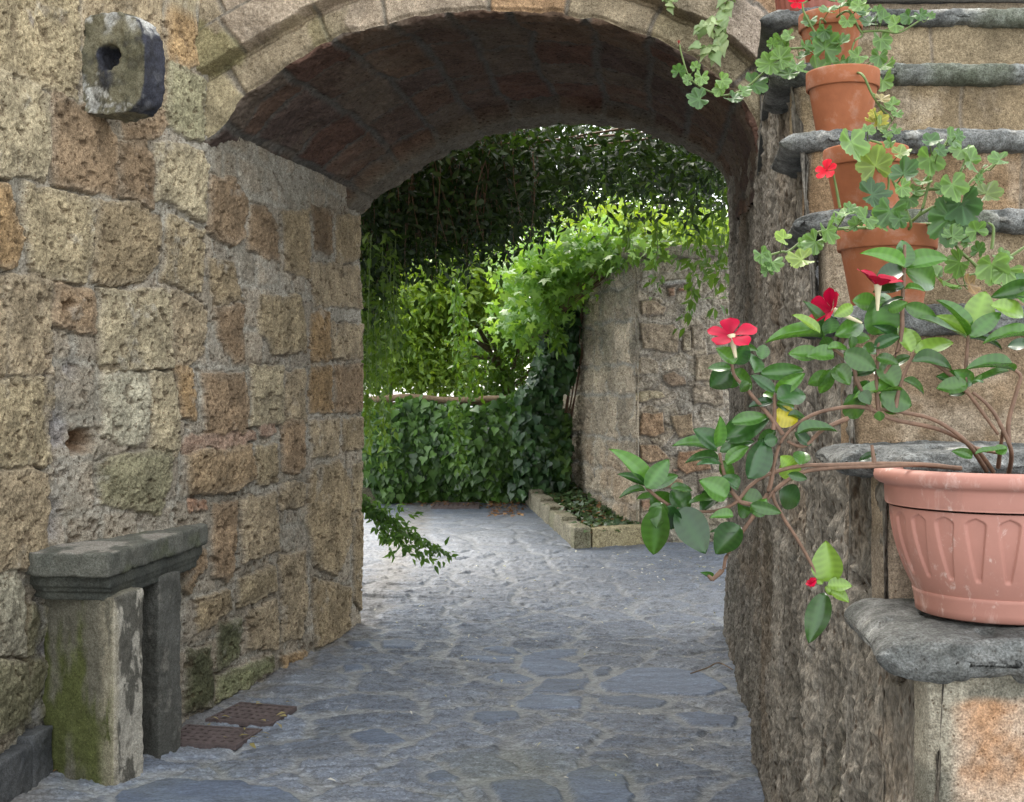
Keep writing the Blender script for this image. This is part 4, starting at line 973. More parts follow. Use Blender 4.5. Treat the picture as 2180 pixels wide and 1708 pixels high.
for x in (-3.2, 3.2): tubes('post', [([(x, 12.2, 0), (x, 12.2, 4.1)], .05, .045)], M_wood, per, 8)

# spray of vine hanging on the right, in front of the garden wall
def sprays(name_parent, lines, tpl, mat, lsize, ca, cb, dens=.022, spread=.03, stemr=.003, droop=-.6, per_node=2, cam_n=.8):
    P_, A_, N_, S_, C_, st_ = [], [], [], [], [], []
    for pts in lines:
        L_ = smooth_line(pts, 10); d_ = np.linalg.norm(np.diff(L_, axis=0), axis=1).sum(); n_ = max(3, int(d_ / dens))
        s = np.concatenate([[0], np.cumsum(np.linalg.norm(np.diff(L_, axis=0), axis=1))]); q = np.linspace(0, s[-1], n_)
        L2 = np.stack([np.interp(q, s, L_[:, i]) for i in range(3)], 1); tg = nrm(np.gradient(L2, axis=0)); st_.append((L_, stemr, stemr * .4))
        for k in range(per_node):
            P_.append(L2 + RG.normal(0, spread * .25, L2.shape)); r_ = RG.normal(0, .8, L2.shape); r_[:, 2] += droop * .5; A_.append(tg * .6 + r_)
            m_ = RG.normal(0, .45, L2.shape); m_[:, 1] -= cam_n; m_[:, 2] += .7; N_.append(m_); S_.append(RG.uniform(*lsize, n_)); C_.append(greens(n_, ca, cb))
    P_, A_, N_, S_, C_ = [np.concatenate(q) for q in (P_, A_, N_, S_, C_)]
    leaves('leaves', [scatter(tpl, P_, A_, N_, S_, C_, .95)], mat, name_parent); tubes('stems', st_, M_green, name_parent, 4)
spr = empty('vine_spray', (1.5, 9.0, 0), 'light green vine sprays dangling in front of the rubble garden wall', 'climbing vine')
L_ = []
for px, y0_, y1_, dxp in [(1330, 440, 540, 20), (1390, 430, 600, 15), (1400, 520, 625, -8), (1450, 420, 640, 25), (1480, 430, 600, 30), (1500, 420, 650, -30), (1520, 440, 600, 15), (1540, 430, 640, 5), (1425, 470, 560, 20), (1505, 560, 700, -60), (1535, 560, 660, -20), (1350, 460, 560, -20), (1460, 440, 520, 30), (1290, 430, 520, 10), (1560, 420, 620, 0), (1515, 420, 560, 5), (1550, 400, 560, 5), (1480, 400, 520, 0)]:
    Y = RG.uniform(8.8, 9.8); m = (px + dxp * .6, (y0_ + y1_) / 2)
    L_.append([at(px, y0_ - 60, Y), at(px, y0_, Y), at(m[0], m[1], Y), at(px + dxp, y1_, Y)])
sprays(spr, L_, T_small, M_leaf, (.05, .10), (.06, .13, .02), (.13, .24, .04), .05, .09)

# midground climbers, bright leaves lit from above
def cloud(n, cx, cy, rx_, ry_, Y0, Y1, hollow=.0):
    t = RG.normal(0, .5, (n, 2)); px = cx + rx_ * np.clip(t[:, 0], -1.3, 1.3); py = cy + ry_ * np.clip(t[:, 1], -1.3, 1.3); Y = RG.uniform(Y0, Y1, n); return ppos(px, py, Y)
def clumps(parent, spec, tpl, mat, size, ca, cb, cl=26, clr=.16, up=.6, nm='leaves', seed=0, camn=.5):
    P_ = []
    for (n, cx, cy, rx_, ry_, Y0, Y1) in spec:
        k = max(3, n // cl); c0 = cloud(k, cx, cy, rx_, ry_, Y0, Y1); P_.append((c0[:, None] + RG.normal(0, clr, (k, cl, 3)) * C(1, 1, .6)).reshape(-1, 3))
    P_ = np.concatenate(P_); n = len(P_); A_ = rnd_dirs(n); A_[:, 2] -= .4; N_ = rnd_dirs(n, up, camn)
    return leaves(nm, [scatter(tpl, P_, A_, N_, RG.uniform(*size, n), greens(n, np.array(ca) * 1.25, np.array(cb) * 1.3), 1.)], mat, parent)
def tree(label, base, limbs, spec, size, ca, cb, tpl=T_small, name='garden_tree', **kw):
    t = empty(name, base, label, 'tree', 'shrubs and trees behind the ivy fence')
    tubes('trunk', [(smooth_line([base, limbs[0][0]]), .06, .045)], M_bark, t, 8)
    tubes('limbs', [(smooth_line(l), .038, .008) for l in limbs], M_bark, t, 6)
    clumps(t, spec, tpl, M_leaf, size, ca, cb, nm='crown', **kw); return t
bz = lambda x, y: Vector((x, y, float(gz(x, y))))
f_ = at(1075, 830, 15.3)
tree('bright green tree with slanting bare limbs in the middle behind the fence', bz(f_.x, 15.3),
     [[f_, at(1040, 740, 15.3), at(1010, 690, 15.2), at(960, 650, 15), at(900, 600, 15)], [f_, at(1060, 760, 15.4), at(1020, 660, 15.6), at(1010, 600, 15.6)], [at(1040, 745, 15.3), at(1000, 720, 15.2), at(930, 705, 15)], [f_, at(1100, 760, 15.3), at(1110, 690, 15.2)], [f_, at(1120, 800, 15.5), at(1150, 740, 15.6)], [at(1060, 760, 15.4), at(1000, 760, 15.6), at(960, 740, 15.8)]],
     [(5200, 960, 620, 120, 60, 14.4, 16), (2600, 1020, 560, 150, 50, 14.4, 16), (1500, 900, 690, 70, 40, 14.6, 15.6)], (.07, .14), (.08, .15, .02), (.20, .28, .04), clr=.15)
tree('tall yellow-green shrub behind the fence beside the left jamb', bz(-1.7, 14.8),
     [[at(830, 860, 14.8), at(840, 760, 14.8), at(880, 700, 14.6)], [at(830, 860, 14.8), at(800, 760, 14.9), at(790, 680, 15)]],
     [(4600, 840, 740, 80, 80, 14.1, 15.2), (1800, 930, 790, 60, 50, 14.3, 15)], (.06, .12), (.075, .14, .02), (.19, .28, .04), clr=.14)
tree('loose shrub behind the fence in front of the pale sky, near the ivy corner', bz(.2, 15.6),
     [[at(1120, 870, 15.6), at(1110, 780, 15.6), at(1130, 700, 15.4)], [at(1120, 870, 15.6), at(1050, 800, 15.7), at(1020, 790, 15.8)]],
     [(1500, 1110, 700, 60, 50, 14.8, 15.8), (900, 1080, 790, 60, 40, 15, 15.8), (700, 1010, 830, 90, 20, 15, 15.9)], (.06, .11), (.05, .11, .02), (.11, .20, .03), clr=.13)
tree('broad pale green tree rising high above the garden wall', bz(2.2, 17),
     [[at(1400, 560, 16.8), at(1380, 480, 16.8), at(1300, 430, 16.6)], [at(1400, 560, 16.8), at(1450, 480, 16.9), at(1500, 430, 17)], [at(1400, 560, 16.8), at(1420, 420, 16.9), at(1430, 380, 17)]],
     [(5200, 1430, 500, 150, 38, 15.2, 17.5), (2400, 1290, 500, 90, 34, 15, 17), (700, 1150, 440, 120, 50, 16, 18)], (.09, .17), (.10, .17, .025), (.22, .30, .05), clr=.2)
tree('distant darker trees showing through the gaps beyond all the others', bz(-1, 24),
     [[at(1000, 700, 24), at(980, 600, 24), at(900, 500, 24)], [at(1000, 700, 24), at(1100, 560, 24), at(1200, 480, 24)]],
     [(3400, 900, 520, 240, 100, 23, 26), (900, 1250, 420, 220, 70, 23, 26), (2200, 1000, 720, 140, 60, 20, 22)], (.12, .22), (.05, .11, .02), (.10, .18, .03), clr=.38)

# big-leaved climber tumbling over the wall corner
mp = empty('maple_leaved_climber', at(1230, 600, 12.6), 'pale lobed-leaf climber tumbling over the top corner of the garden wall', 'climbing vine')
clumps(mp, [(1000, 1275, 540, 70, 20, 11.6, 12.8), (1100, 1165, 600, 75, 50, 12.2, 13.4), (500, 1120, 680, 55, 40, 12.6, 13.6), (300, 1200, 520, 90, 25, 12, 13), (160, 1380, 535, 60, 10, 11.3, 11.9)], T_map, M_leaf, (.11, .19), (.11, .22, .05), (.20, .33, .09), cl=14, clr=.12, up=1.1, camn=.9)
tubes('stems', [(smooth_line([at(1290 + RG.uniform(-60, 60), 560, 12.4), at(1200, 620 + RG.uniform(-30, 60), 12.9), at(1150 + RG.uniform(-40, 20), 720, 13.2)]), .008, .004) for _ in range(8)], M_stem, mp, 5)

# wooden rail fence and ivy
fn = empty('rail_fence', G(950, 1066) + Vector((0, .25, 0)), 'weathered round wooden rail fence buried in ivy', 'fence')
Yf = 14.0
tubes('rail', [(smooth_line([at(785, 852, Yf), at(870, 846, Yf), at(960, 853, Yf), at(1060, 849, Yf), at(1190, 852, Yf)]), .042, .036)], M_wood, fn, 10)
tubes('rail', [(smooth_line([at(785, 862, Yf + .08), at(900, 860, Yf + .06), at(1150, 860, Yf + .07)]), .028, .026)], M_wood, fn, 10)
for px in (800, 960, 1125):
    p = at(px, 850, Yf + .12); tubes('post', [([(p.x, p.y, float(gz(p.x, p.y)) - .1), (p.x, p.y, p.z + .03)], .045, .04)], M_wood, fn, 8)
def ivy(parent, n, fP, size, ca, cb, nm='leaves'):
    P_, Nn = fP(n); k = len(P_); A_ = RG.normal(0, .45, (k, 3)); A_[:, 2] -= 1; N_ = Nn + RG.normal(0, .38, (k, 3)); N_[:, 2] += .35
    return leaves(nm, [scatter(T_ivy, P_, A_, N_, RG.uniform(*size, k) , greens(k, ca, cb, 1.4), 1.1)], M_ivy, parent)
iv = empty('ivy_hedge', G(965, 1064), 'dense dark glossy ivy smothering the low rail fence', 'ivy')
def f_hedge(n):
    px = RG.uniform(775, 1205, n); t = RG.uniform(0, 1, n); zt = 1.40 + .05 * np.sin(px * .03) ; X = (px - CX) * 13.9 / F
    z = .30 + t * (zt - .30) + RG.normal(0, .03, n); Y = 13.80 - .34 * np.sin(np.pi * np.clip(t * .75 + .05, 0, 1)) + .10 * fbm(X, z, 0, 3, 3, 950) + RG.normal(0, .04, n)
    m = ~((z > 1.30) & (fbm(X, z, 0, 3, 2, 951) < .0))
    Nn = np.stack([np.zeros(n), -np.ones(n), .3 * np.ones(n)], -1); return np.stack([X, Y, z], -1)[m], Nn[m]
ivy(iv, 7600, f_hedge, (.065, .125), (.035, .085, .02), (.13, .25, .05))
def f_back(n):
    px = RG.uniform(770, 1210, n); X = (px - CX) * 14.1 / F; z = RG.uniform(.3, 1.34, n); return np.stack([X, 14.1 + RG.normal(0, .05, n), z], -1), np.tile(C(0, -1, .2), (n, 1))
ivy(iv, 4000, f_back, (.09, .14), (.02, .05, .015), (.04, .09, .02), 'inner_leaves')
tubes('stems', [(smooth_line([(RG.uniform(-1.6, .6), 13.85, .3), (RG.uniform(-1.6, .6), 13.8, .8), (RG.uniform(-1.6, .6), 13.95, 1.4)]), .008, .004) for _ in range(30)], M_stem, iv, 4)
iw = empty('wall_ivy', G(1185, 1050), 'column of ivy climbing the far edge of the garden wall up to its top', 'ivy')
def f_wi(n):
    py = RG.uniform(585, 1055, n); xr = np.interp(py, [585, 620, 750, 850, 950, 1055], [1270, 1240, 1214, 1198, 1194, 1190]); wdt = np.interp(py, [585, 700, 850, 1055], [60, 70, 90, 110])
    px = xr + 4 - RG.uniform(0, 1, n) ** 1.2 * wdt + 14 * fbm(py * .02, py * 0, 0, 1, 2, 952); Y = 13.6 + RG.normal(0, .10, n) - (1230 - px) * .001
    Y = np.where(px > xr - 20, np.minimum(Y, 13.55), Y); return ppos(px, py, Y), np.tile(C(-.5, -1, .3), (n, 1))
ivy(iw, 3600, f_wi, (.07, .13), (.026, .065, .025), (.075, .15, .05))
tubes('stems', [(smooth_line([at(1190 + RG.uniform(-40, 10), 1050, 13.6), at(1215 + RG.uniform(-30, 10), 850, 13.6), at(1270 + RG.uniform(-30, 5), 600, 13.4)]), .012, .005) for _ in range(7)], M_stem, iw, 5)
# pointed-leaf climber hanging at the left jamb and in front of the ivy
cl = empty('jamb_climber', at(800, 760, 9.2), 'slender pointed-leaf climber trailing down behind the left jamb of the arch', 'climbing vine')
L_ = []
for i in range(34):
    px = RG.uniform(755, 850); Y = RG.uniform(8.6, 9.6); ye = RG.uniform(760, 1010) - max(0, px - 790) * 2.6; L_.append([at(px, 500, Y), at(px + RG.uniform(-15, 25), 640, Y), at(px + RG.uniform(-20, 25), ye, Y)])
sprays(cl, L_, T_small, M_leaf, (.045, .08), (.055, .12, .018), (.15, .25, .035), .045, .08)
cl2 = empty('trailing_climber', at(960, 850, 13.0), 'light green strand trailing down over the dark ivy', 'climbing vine')
L_ = [[at(1000 - 30 + RG.uniform(-15, 15), 600, 13.2), at(960 + RG.uniform(-40, 40), 700, 13.2), at(1000 + RG.uniform(-25, 40), 850, 13.2)] for _ in range(4)] + [[at(965, 855, 13.2), at(975, 920, 13.1), at(985 + RG.uniform(-10, 10), 990, 13)] for _ in range(5)] + [[at(1150, 560, 12.4), at(1165, 640, 12.4), at(1190 + RG.uniform(-15, 15), 740, 12.4)] for _ in range(5)]
sprays(cl2, L_, T_small, M_leaf, (.06, .11), (.07, .16, .02), (.15, .27, .04), .05, .09)
# low sprig reaching into the lane past the left jamb
sg = empty('leafy_sprig', at(790, 1120, 8.6), 'leafy green sprig reaching low over the lane past the left jamb', 'climbing vine')
ends = [(955, 1186), (935, 1200), (905, 1195), (965, 1182), (880, 1185), (855, 1165), (840, 1150), (900, 1150), (925, 1175), (835, 1180), (870, 1120), (890, 1098), (860, 1140), (820, 1150)]
L_ = [[at(740, 1050 + i, 8.7), at(785, 1068 + 2 * i + RG.uniform(-10, 12), 8.65), at(785 + (x - 785) * .55, 1070 + (y - 1070) * .62 + RG.uniform(-8, 8), 8.6), at(x, y, 8.5)] for i, (x, y) in enumerate(ends)]
sprays(sg, L_, T_small, M_leaf, (.04, .07), (.045, .11, .02), (.11, .22, .035), .026, .05, .0025)

# ground cover in the bed, fallen leaves and petals
idx = RG.randint(0, len(bedP), 1500); Pb_ = bedP[idx] + RG.normal(0, .04, (1500, 3)) * C(1, 1, .2) + C(0, 0, .02)
gc = leaves('ground_cover', [scatter(T_ivy, Pb_, RG.normal(0, 1, (1500, 3)) * C(1, 1, .3), rnd_dirs(1500, 1.6, .4), RG.uniform(.04, .075, 1500), greens(1500, (.04, .08, .03), (.11, .17, .07)), 1.)], M_ivy, None); setp(gc, 'low green ground cover and ivy seedlings in the kerbed bed', 'ground cover', kind='stuff')
def litter(name, label, cat, pts, size, ca, cb, tpl, mat=M_dry, lift=.012, flat=2.2):
    P_ = np.array(pts); P_[:, 2] += lift; n = len(P_); o = leaves(name, [scatter(tpl, P_, RG.normal(0, 1, (n, 3)) * C(1, 1, .15), rnd_dirs(n, flat), RG.uniform(*size, n), greens(n, ca, cb), 1.)], mat, None)
    setp(o, label, cat, kind='stuff')
def gpts(n, x0, x1, y0, y1): return [list(G(RG.uniform(x0, x1), RG.uniform(y0, y1))) for _ in range(n)]
litter('dry_leaves', 'brown dry leaves gathered along the foot of the ivy and in the bed', 'fallen leaves', gpts(170, 850, 1100, 1064, 1078) + gpts(150, 1040, 1115, 1062, 1100) + [list(p) for p in bedP[RG.randint(0, len(bedP), 300)] + C(0, 0, .01)], (.04, .08), (.20, .09, .04), (.42, .26, .13), T_small)
litter('fallen_petals', 'tiny pale petals and leaf bits scattered over the paving', 'petals', gpts(90, 1300, 1540, 1150, 1240) + gpts(110, 800, 1540, 1180, 1420) + gpts(30, 600, 1600, 1400, 1690), (.016, .036), (.5, .5, .3), (.75, .74, .68), T_small, lift=.025)
litter('grate_leaves', 'a few yellowed leaves lying on and near the drain grates', 'fallen leaves', gpts(22, 440, 620, 1495, 1600), (.02, .05), (.30, .26, .10), (.45, .38, .18), T_small, lift=.03)
litter('corner_leaves', 'small heap of brown leaves in the corner by the bench leg', 'fallen leaves', gpts(30, 92, 128, 1632, 1650), (.02, .045), (.22, .10, .05), (.35, .18, .09), T_small, lift=.02)
tw = tubes('twig', [(smooth_line([G(1470, 1442) + Vector((0, 0, .02)), G(1505, 1434) + Vector((0, 0, .03)), G(1530, 1425) + Vector((0, 0, .035)), G(1560, 1434) + Vector((0, 0, .02))]), .004, .003)], M_dry if False else M_wood, None); setp(tw, 'thin curved twig lying on the paving', 'twig')

# ---------------------------------------------------------------- pots and flowers
def lathe(name, prof, cen, mat, parent, n=96, fn=None, col=None):
    a = np.linspace(0, 2 * math.pi, n + 1)[:-1]; pr = np.array(prof, float)
    A1, I1 = np.meshgrid(a, np.arange(len(pr)), indexing='ij'); r_ = pr[I1, 0].copy(); z_ = pr[I1, 1].copy()
    if fn is not None: r_ = r_ + fn(A1, z_, I1)
    P = sstack(cen[0] + r_ * np.cos(A1), cen[1] + r_ * np.sin(A1), cen[2] + z_)
    return grid(name, P, mat, parent, wrap=True)
def clay_pot(parent, c, z, r, h, seed=0, mat=M_terra):
    b = r * .70; rh_ = h * .27
    body = [(0, .0), (b, 0), (b + .002, .004)] + [(b + (r * .93 - b) * t, h * .74 * t + .004) for t in lin(.08, 1, 14)]
    body = body + [(r * .93 - .006, h * .74), (r * .9 - .006, h * .5), (0, h * .5)]
    lathe('pot_body', body, (c[0], c[1], z), mat, parent, fn=lambda a, zz, i: (i > 1) * .0006 * np.sin(a * 3 + seed))
    rim = [(r * .935, h * .73), (r * .985, h * .732), (r * .995, h * .745), (r, h * .97), (r * .99, h * .995), (r * .965, h), (r * .93, h * .99), (r * .90, h * .93), (r * .88, h * .75)]
    lathe('rim', rim, (c[0], c[1], z), mat, parent)
    lathe('soil', [(0, h * .88), (r * .5, h * .89), (r * .9, h * .87)], (c[0], c[1], z), M_soil, parent, 40, fn=lambda a, zz, i: 0)
TG = [leaf_ger(i, l) for i, l in enumerate((5, 7, 6, 7))]
d5 = lambda x, y: (1405 + .3989 * x, .3989 * y)
def ger_leaves(parent, L_, Y, base_pts, ca=(.055, .125, .035), cb=(.16, .27, .07), depth=.05, yj=.02):
    parts = []; st_ = []
    for q in L_:
        x, y, s = q[:3]; px, py = d5(x, y); Yq = Y + RG.uniform(-yj, yj); P_ = ppos(np.array([px]), np.array([py]), np.array([Yq])); sz = s * .3989 * Yq / F * 1.22
        A_ = RG.normal(0, 1, (1, 3)) * C(1, .3, 1); A_[0, 2] -= .3; N_ = C(RG.normal(0, .35), -1, RG.uniform(.25, 1.1))[None]
        t = RG.uniform(0, 1); c = np.array(ca) * (1 - t) + np.array(cb) * t
        if len(q) > 3: c = np.array(q[3])
        parts.append(scatter(TG[RG.randint(4)], P_, A_, N_, sz, c, RG.uniform(.85, 1.05)))
        p = P_[0]; j = min(base_pts, key=lambda b: (b[0] - p[0]) ** 2 + (b[2] - p[2]) ** 2 + .3 * (b[1] - p[1]) ** 2)
        m_ = (p + np.array(j)) / 2 + C(0, .01, -.006); st_.append((smooth_line([j, m_, p], 6), .0011, .0009))
    leaves('leaves', parts, M_ger, parent); [tubes('leaf_stalk', [s_], M_green, parent, 5) for s_ in st_] if len(st_) <= 10 else tubes('leaf_stalks', st_, M_green, parent, 5)
def stemlines(parent, L_, Y, r0=.0028, r1=.0018, conv=d5, mat=M_green, nm='stem'):
    out = []; ls = []
    for l in L_:
        y_ = Y; pts = []
        for q in l:
            px, py = conv(q[0], q[1]); pts.append(at(px, py, q[2] if len(q) > 2 else y_))
        s = smooth_line(pts, 8); out += [tuple(p) for p in s[::2]]; ls.append((s, r0, r1))
    for l_ in ls: tubes(nm, [l_], mat, parent, 7)
    return out
YE, GN = (.42, .38, .06), (.10, .20, .05)
def petal_tpl(curl=.15):
    t = np.linspace(0, 1, 9); wv = np.interp(t, [0, .15, .4, .7, .9, 1], [.07, .12, .27, .40, .28, .03]); V_, cm = [], []
    for i in range(9):
        for sg in (-1, -.5, 0, .5, 1): V_.append((sg * wv[i] + .05 * t[i] ** 2, t[i], -curl * t[i] ** 2 + .10 * abs(sg) * wv[i] + .03 * sg * math.sin(7 * t[i]))); cm.append((.8 if sg == 0 else 1.) * (.75 + .3 * t[i]))
    return np.array(V_), np.array([(i * 5 + k, i * 5 + k + 1, i * 5 + k + 6, i * 5 + k + 5) for i in range(8) for k in range(4)]), np.array(cm)
def petals(parent, c, size, col, n=5, axis=(0, -1, .3), throat=None, nm='flower', open_=.8, wd=.85, seed=0):
    ax = nrm(np.array(axis, float)); u_ = nrm(np.cross(ax, C(0, .1, 1))); v_ = np.cross(u_, ax); parts = []
    rg = np.random.RandomState(seed)
    for k in range(n):
        a = 2 * math.pi * k / n + .3 + rg.uniform(-.12, .12); d = u_ * math.cos(a) + v_ * math.sin(a); A_ = d * open_ + ax * (1.1 - open_)
        parts.append(scatter(petal_tpl(rg.uniform(.05, .3) if open_ > .6 else -.3), np.array([c]) + d * size * .05, A_[None], (ax - d * .3)[None], size * rg.uniform(.88, 1.1), np.array(col) * rg.uniform(.8, 1.15), wd / .85))
    f = leaves(nm, parts, M_petal, parent)
    if throat:
        p0 = np.array(c) + ax * size * .05; L0 = [p0, p0 * .6 + .4 * (np.array(c) + np.array(throat)), np.array(c) + np.array(throat)]
        tubes('throat', [(smooth_line(L0, 6), size * .17, size * .05)], M_throat, f, 12)
    return f
M_throat = plain('petal_throat', (.62, .56, .36), .5, .12, 60)

# top reddish pot
c = at(1728, 15, 3.16); pE = empty('potted_geranium', (c.x, c.y, tz[6]), 'ribbed dark red pot with red blooms on the topmost visible step', 'potted plant', 'potted plants on the stairs')
lathe('pot_body', [(0, 0), (.078, 0), (.082, .01)] + [(.082 + .02 * t, .01 + .15 * t) for t in lin(.05, 1, 14)] + [(.108, .163), (.110, .185), (.104, .187), (.098, .15), (0, .14)], (c.x, c.y, tz[6]), M_redpot, pE, 144, fn=lambda a, z, i: ((i > 2) & (i < 17)) * .0016 * np.sign(np.sin(a * 26)))
sb = stemlines(pE, [[(900, -160), (860, -40), (760, 20)], [(900, -160), (1040, -60), (1060, 30)]], 3.03)
ger_leaves(pE, [(1060, 20, 90), (980, 5, 70), (1010, 45, 80), (930, -10, 60)], 2.98, sb)
petals(pE, at(*d5(728, 12), 2.95), .022, (.62, .01, .03), seed=3); petals(pE, at(*d5(792, 5), 2.95), .014, (.5, .01, .03), open_=.4, seed=4)
# pot D (step 5)
c = at(1768, 40, 2.87); pD = empty('potted_geranium', (c.x, c.y, tz[5]), 'terracotta pot on the second highest step, half hidden by trailing geranium leaves', 'potted plant', 'potted plants on the stairs')
clay_pot(pD, (c.x, c.y), tz[5], .071, .134, 1)
sb = stemlines(pD, [[(900, 130, 2.86), (1000, 60), (1060, 150), (1080, 190), (1040, 220), (1020, 300), (1030, 380)], [(1080, 170), (1180, 165), (1270, 175), (1340, 140), (1400, 100)], [(900, 140, 2.86), (860, 100), (850, 160)], [(830, 180), (770, 70), (760, 20)],
    [(860, 250), (700, 260), (640, 260), (590, 350), (540, 400), (440, 480), (350, 510), (290, 500), (200, 455), (150, 400), (115, 290), (105, 240)], [(1030, 380), (1100, 470), (1160, 550), (1240, 600)]], 2.74)
ger_leaves(pD, [(1040, 60, 90), (900, 60, 90), (1000, 110, 80), (1120, 120, 100), (1190, 100, 80), (1260, 130, 90), (1330, 90, 80), (1390, 80, 70), (1440, 90, 50), (1180, 210, 120), (1060, 30, 90), (960, 40, 80), (800, 110, 80), (1100, 60, 80), (1160, 60, 60),
    (650, 215, 110), (690, 190, 70), (600, 235, 60), (590, 340, 140), (640, 315, 120), (690, 395, 130), (880, 262, 170), (840, 380, 175), (760, 300, 80), (880, 165, 90), (780, 245, 90), (1000, 350, 80), (960, 330, 80), (1170, 300, 100), (1200, 350, 120), (1190, 430, 130), (960, 230, 100), (1060, 300, 100), (1090, 440, 140, (.17, .22, .06)), (820, 200, 70), (730, 350, 90),
    (100, 385, 75), (190, 360, 55), (220, 410, 90), (150, 430, 60), (330, 430, 85), (320, 475, 80), (210, 528, 115), (390, 525, 105), (500, 450, 130), (440, 490, 80)], 2.72, sb, yj=.03)
bud = at(*d5(100, 235), 2.72); petals(pD, bud, .008, (.35, .06, .05), 4, (0, -.3, 1), nm='bud', open_=.2, seed=9)
# pot A (step 4)
c = at(1794, 215, 2.60); pA = empty('potted_geranium', (c.x, c.y, tz[4]), 'plain terracotta pot in shade with only a few yellowing trailing leaves', 'potted plant', 'potted plants on the stairs')
clay_pot(pA, (c.x, c.y), tz[4], .074, .136, 2)
sb = stemlines(pA, [[(1020, 390, 2.58), (1080, 400), (1130, 500), (1190, 590), (1240, 640), (1180, 700)], [(1130, 500), (1200, 540), (1270, 610)]], 2.50)
ger_leaves(pA, [(1240, 560, 90), (1180, 530, 80, (.30, .24, .10)), (1265, 605, 60), (1145, 605, 60, YE), (1150, 655, 120, YE), (1180, 680, 150, (.22, .30, .08)), (1260, 690, 60), (1200, 720, 70)], 2.48, sb)
# pot B (step 3)
c = at(1843, 380, 2.33); pB = empty('potted_geranium', (c.x, c.y, tz[3]), 'terracotta pot with a single red bloom on a thin stalk at its left', 'potted plant', 'potted plants on the stairs')
clay_pot(pB, (c.x, c.y), tz[3], .0765, .124, 3)
sb = stemlines(pB, [[(1150, 810, 2.3), (1210, 900), (1220, 1000), (1190, 1110)], [(960, 1110), (940, 1000), (925, 930)], [(1150, 800, 2.3), (1180, 770), (1120, 750)]], 2.22)
ger_leaves(pB, [(1020, 760, 190), (1150, 890, 190, (.19, .26, .07)), (1280, 820, 100, (.19, .26, .07)), (1130, 1040, 170, (.05, .11, .04)), (1230, 760, 60), (1110, 700, 70)], 2.2, sb)
petals(pB, at(*d5(890, 912), 2.2), .021, (.72, .02, .04), 5, (-.5, -.8, .5), seed=5)
# pot C (step 2)
c = at(1888, 560, 2.06); pC = empty('potted_geranium', (c.x, c.y, tz[2]), 'largest terracotta pot, its geranium spreading wide to the right and left', 'potted plant', 'potted plants on the stairs')
clay_pot(pC, (c.x, c.y), tz[2], .079, .132, 4)
sb = stemlines(pC, [[(1250, 1230, 2.03), (1380, 1150), (1430, 1000), (1480, 850), (1540, 740)], [(1380, 1150), (1450, 1110), (1600, 1040), (1670, 960), (1780, 880)], [(1430, 1010), (1560, 990), (1640, 830)], [(1250, 1230, 2.03), (1340, 1200), (1240, 960)], [(1200, 1215, 2.03), (980, 1220), (820, 1250), (690, 1340), (650, 1345), (560, 1370)],
    [(1350, 1200, 2.03), (1500, 1210), (1600, 1340), (1680, 1410), (1800, 1510), (1950, 1570)], [(1600, 1340), (1700, 1450), (1560, 1480)], [(1770, 1330), (1780, 1220), (1750, 1190)], [(1840, 1390), (1900, 1350), (1990, 1290)]], 1.97)
ger_leaves(pC, [(1300, 930, 160), (1290, 1000, 100), (1440, 752, 110), (1550, 735, 120), (1440, 845, 160), (1610, 800, 120), (1660, 860, 150), (1815, 852, 110), (1740, 1035, 150, (.12, .17, .04)), (1560, 985, 160), (1330, 1060, 100), (1230, 1125, 170), (1610, 1085, 210, (.06, .13, .05)), (1550, 1160, 260), (1400, 970, 90), (1330, 880, 70), (1500, 1010, 90), (1100, 1165, 130), (990, 1140, 100), (940, 1165, 70), (1190, 1180, 140), (1050, 1200, 80), (1490, 800, 80), (1590, 720, 70), (1720, 900, 60), (1360, 1020, 90), (1280, 1170, 90), (1010, 1115, 80), (1700, 960, 60), (1620, 1000, 80),
    (660, 1275, 90, (.22, .33, .05)), (540, 1358, 100), (600, 1398, 110), (760, 1385, 150, (.20, .28, .05)), (830, 1290, 130), (890, 1230, 130), (575, 1445, 80), (780, 1310, 90),
    (1560, 1265, 110), (1480, 1480, 250), (1600, 1400, 150), (1640, 1300, 60), (1690, 1235, 110), (1770, 1410, 180), (1700, 1340, 90), (1850, 1440, 160), (1560, 1230, 80), (1820, 1370, 100), (1900, 1500, 120), (1650, 1520, 110, (.28, .17, .07)), (1680, 1560, 70, (.22, .12, .05))], 1.93, sb, yj=.04)

# big pink planter with mandevilla
cx_, cy_ = .61, 1.585; pm = empty('potted_mandevilla', (cx_, cy_, tz[0]), 'big pink ribbed planter on the lowest visible step with a glossy sprawling mandevilla', 'potted plant', 'potted plants on the stairs')
def flute(a, z, i):
    k = a * 22 / (2 * math.pi); fr_ = (k - np.floor(k)) ; t = np.clip((.128 - z) / .075, 0, 1)
    wd = .30 * (1 - .75 * t ** 1.3); arch_ = np.clip(1 - ((z - .120) / .008).clip(0, 1) ** 2, 0, 1)
    m = ss(wd * arch_ + .05, wd * arch_ - .02, np.abs(fr_ - .5)) * ss(.050, .056, z) * (z < .1285); return -.0035 * m * ss(.02, .06, wd)
zz = lin(.03, .135, 90); rb_ = .104 + (.133 - .104) * (1 - (1 - (zz - .03) / .105) ** 1.9)
pp = [(0, .002), (.098, .002), (.1015, .004), (.102, .012), (.1045, .026), (.1055, .030), (.1035, .032)] + [(r_, z_) for r_, z_ in zip(rb_, zz)] + [(.1375, .1365), (.1385, .139), (.1395, .158), (.139, .161), (.146, .1625), (.151, .166), (.1525, .171), (.1515, .177), (.147, .181), (.140, .182), (.1345, .180), (.132, .172), (.130, .150)]
lathe('pot_body', pp, (cx_, cy_, tz[0] + .002), M_pink, pm, 720, fn=flute)
lathe('soil', [(0, .168), (.06, .166), (.131, .163)], (cx_, cy_, tz[0]), M_soil, pm, 60)
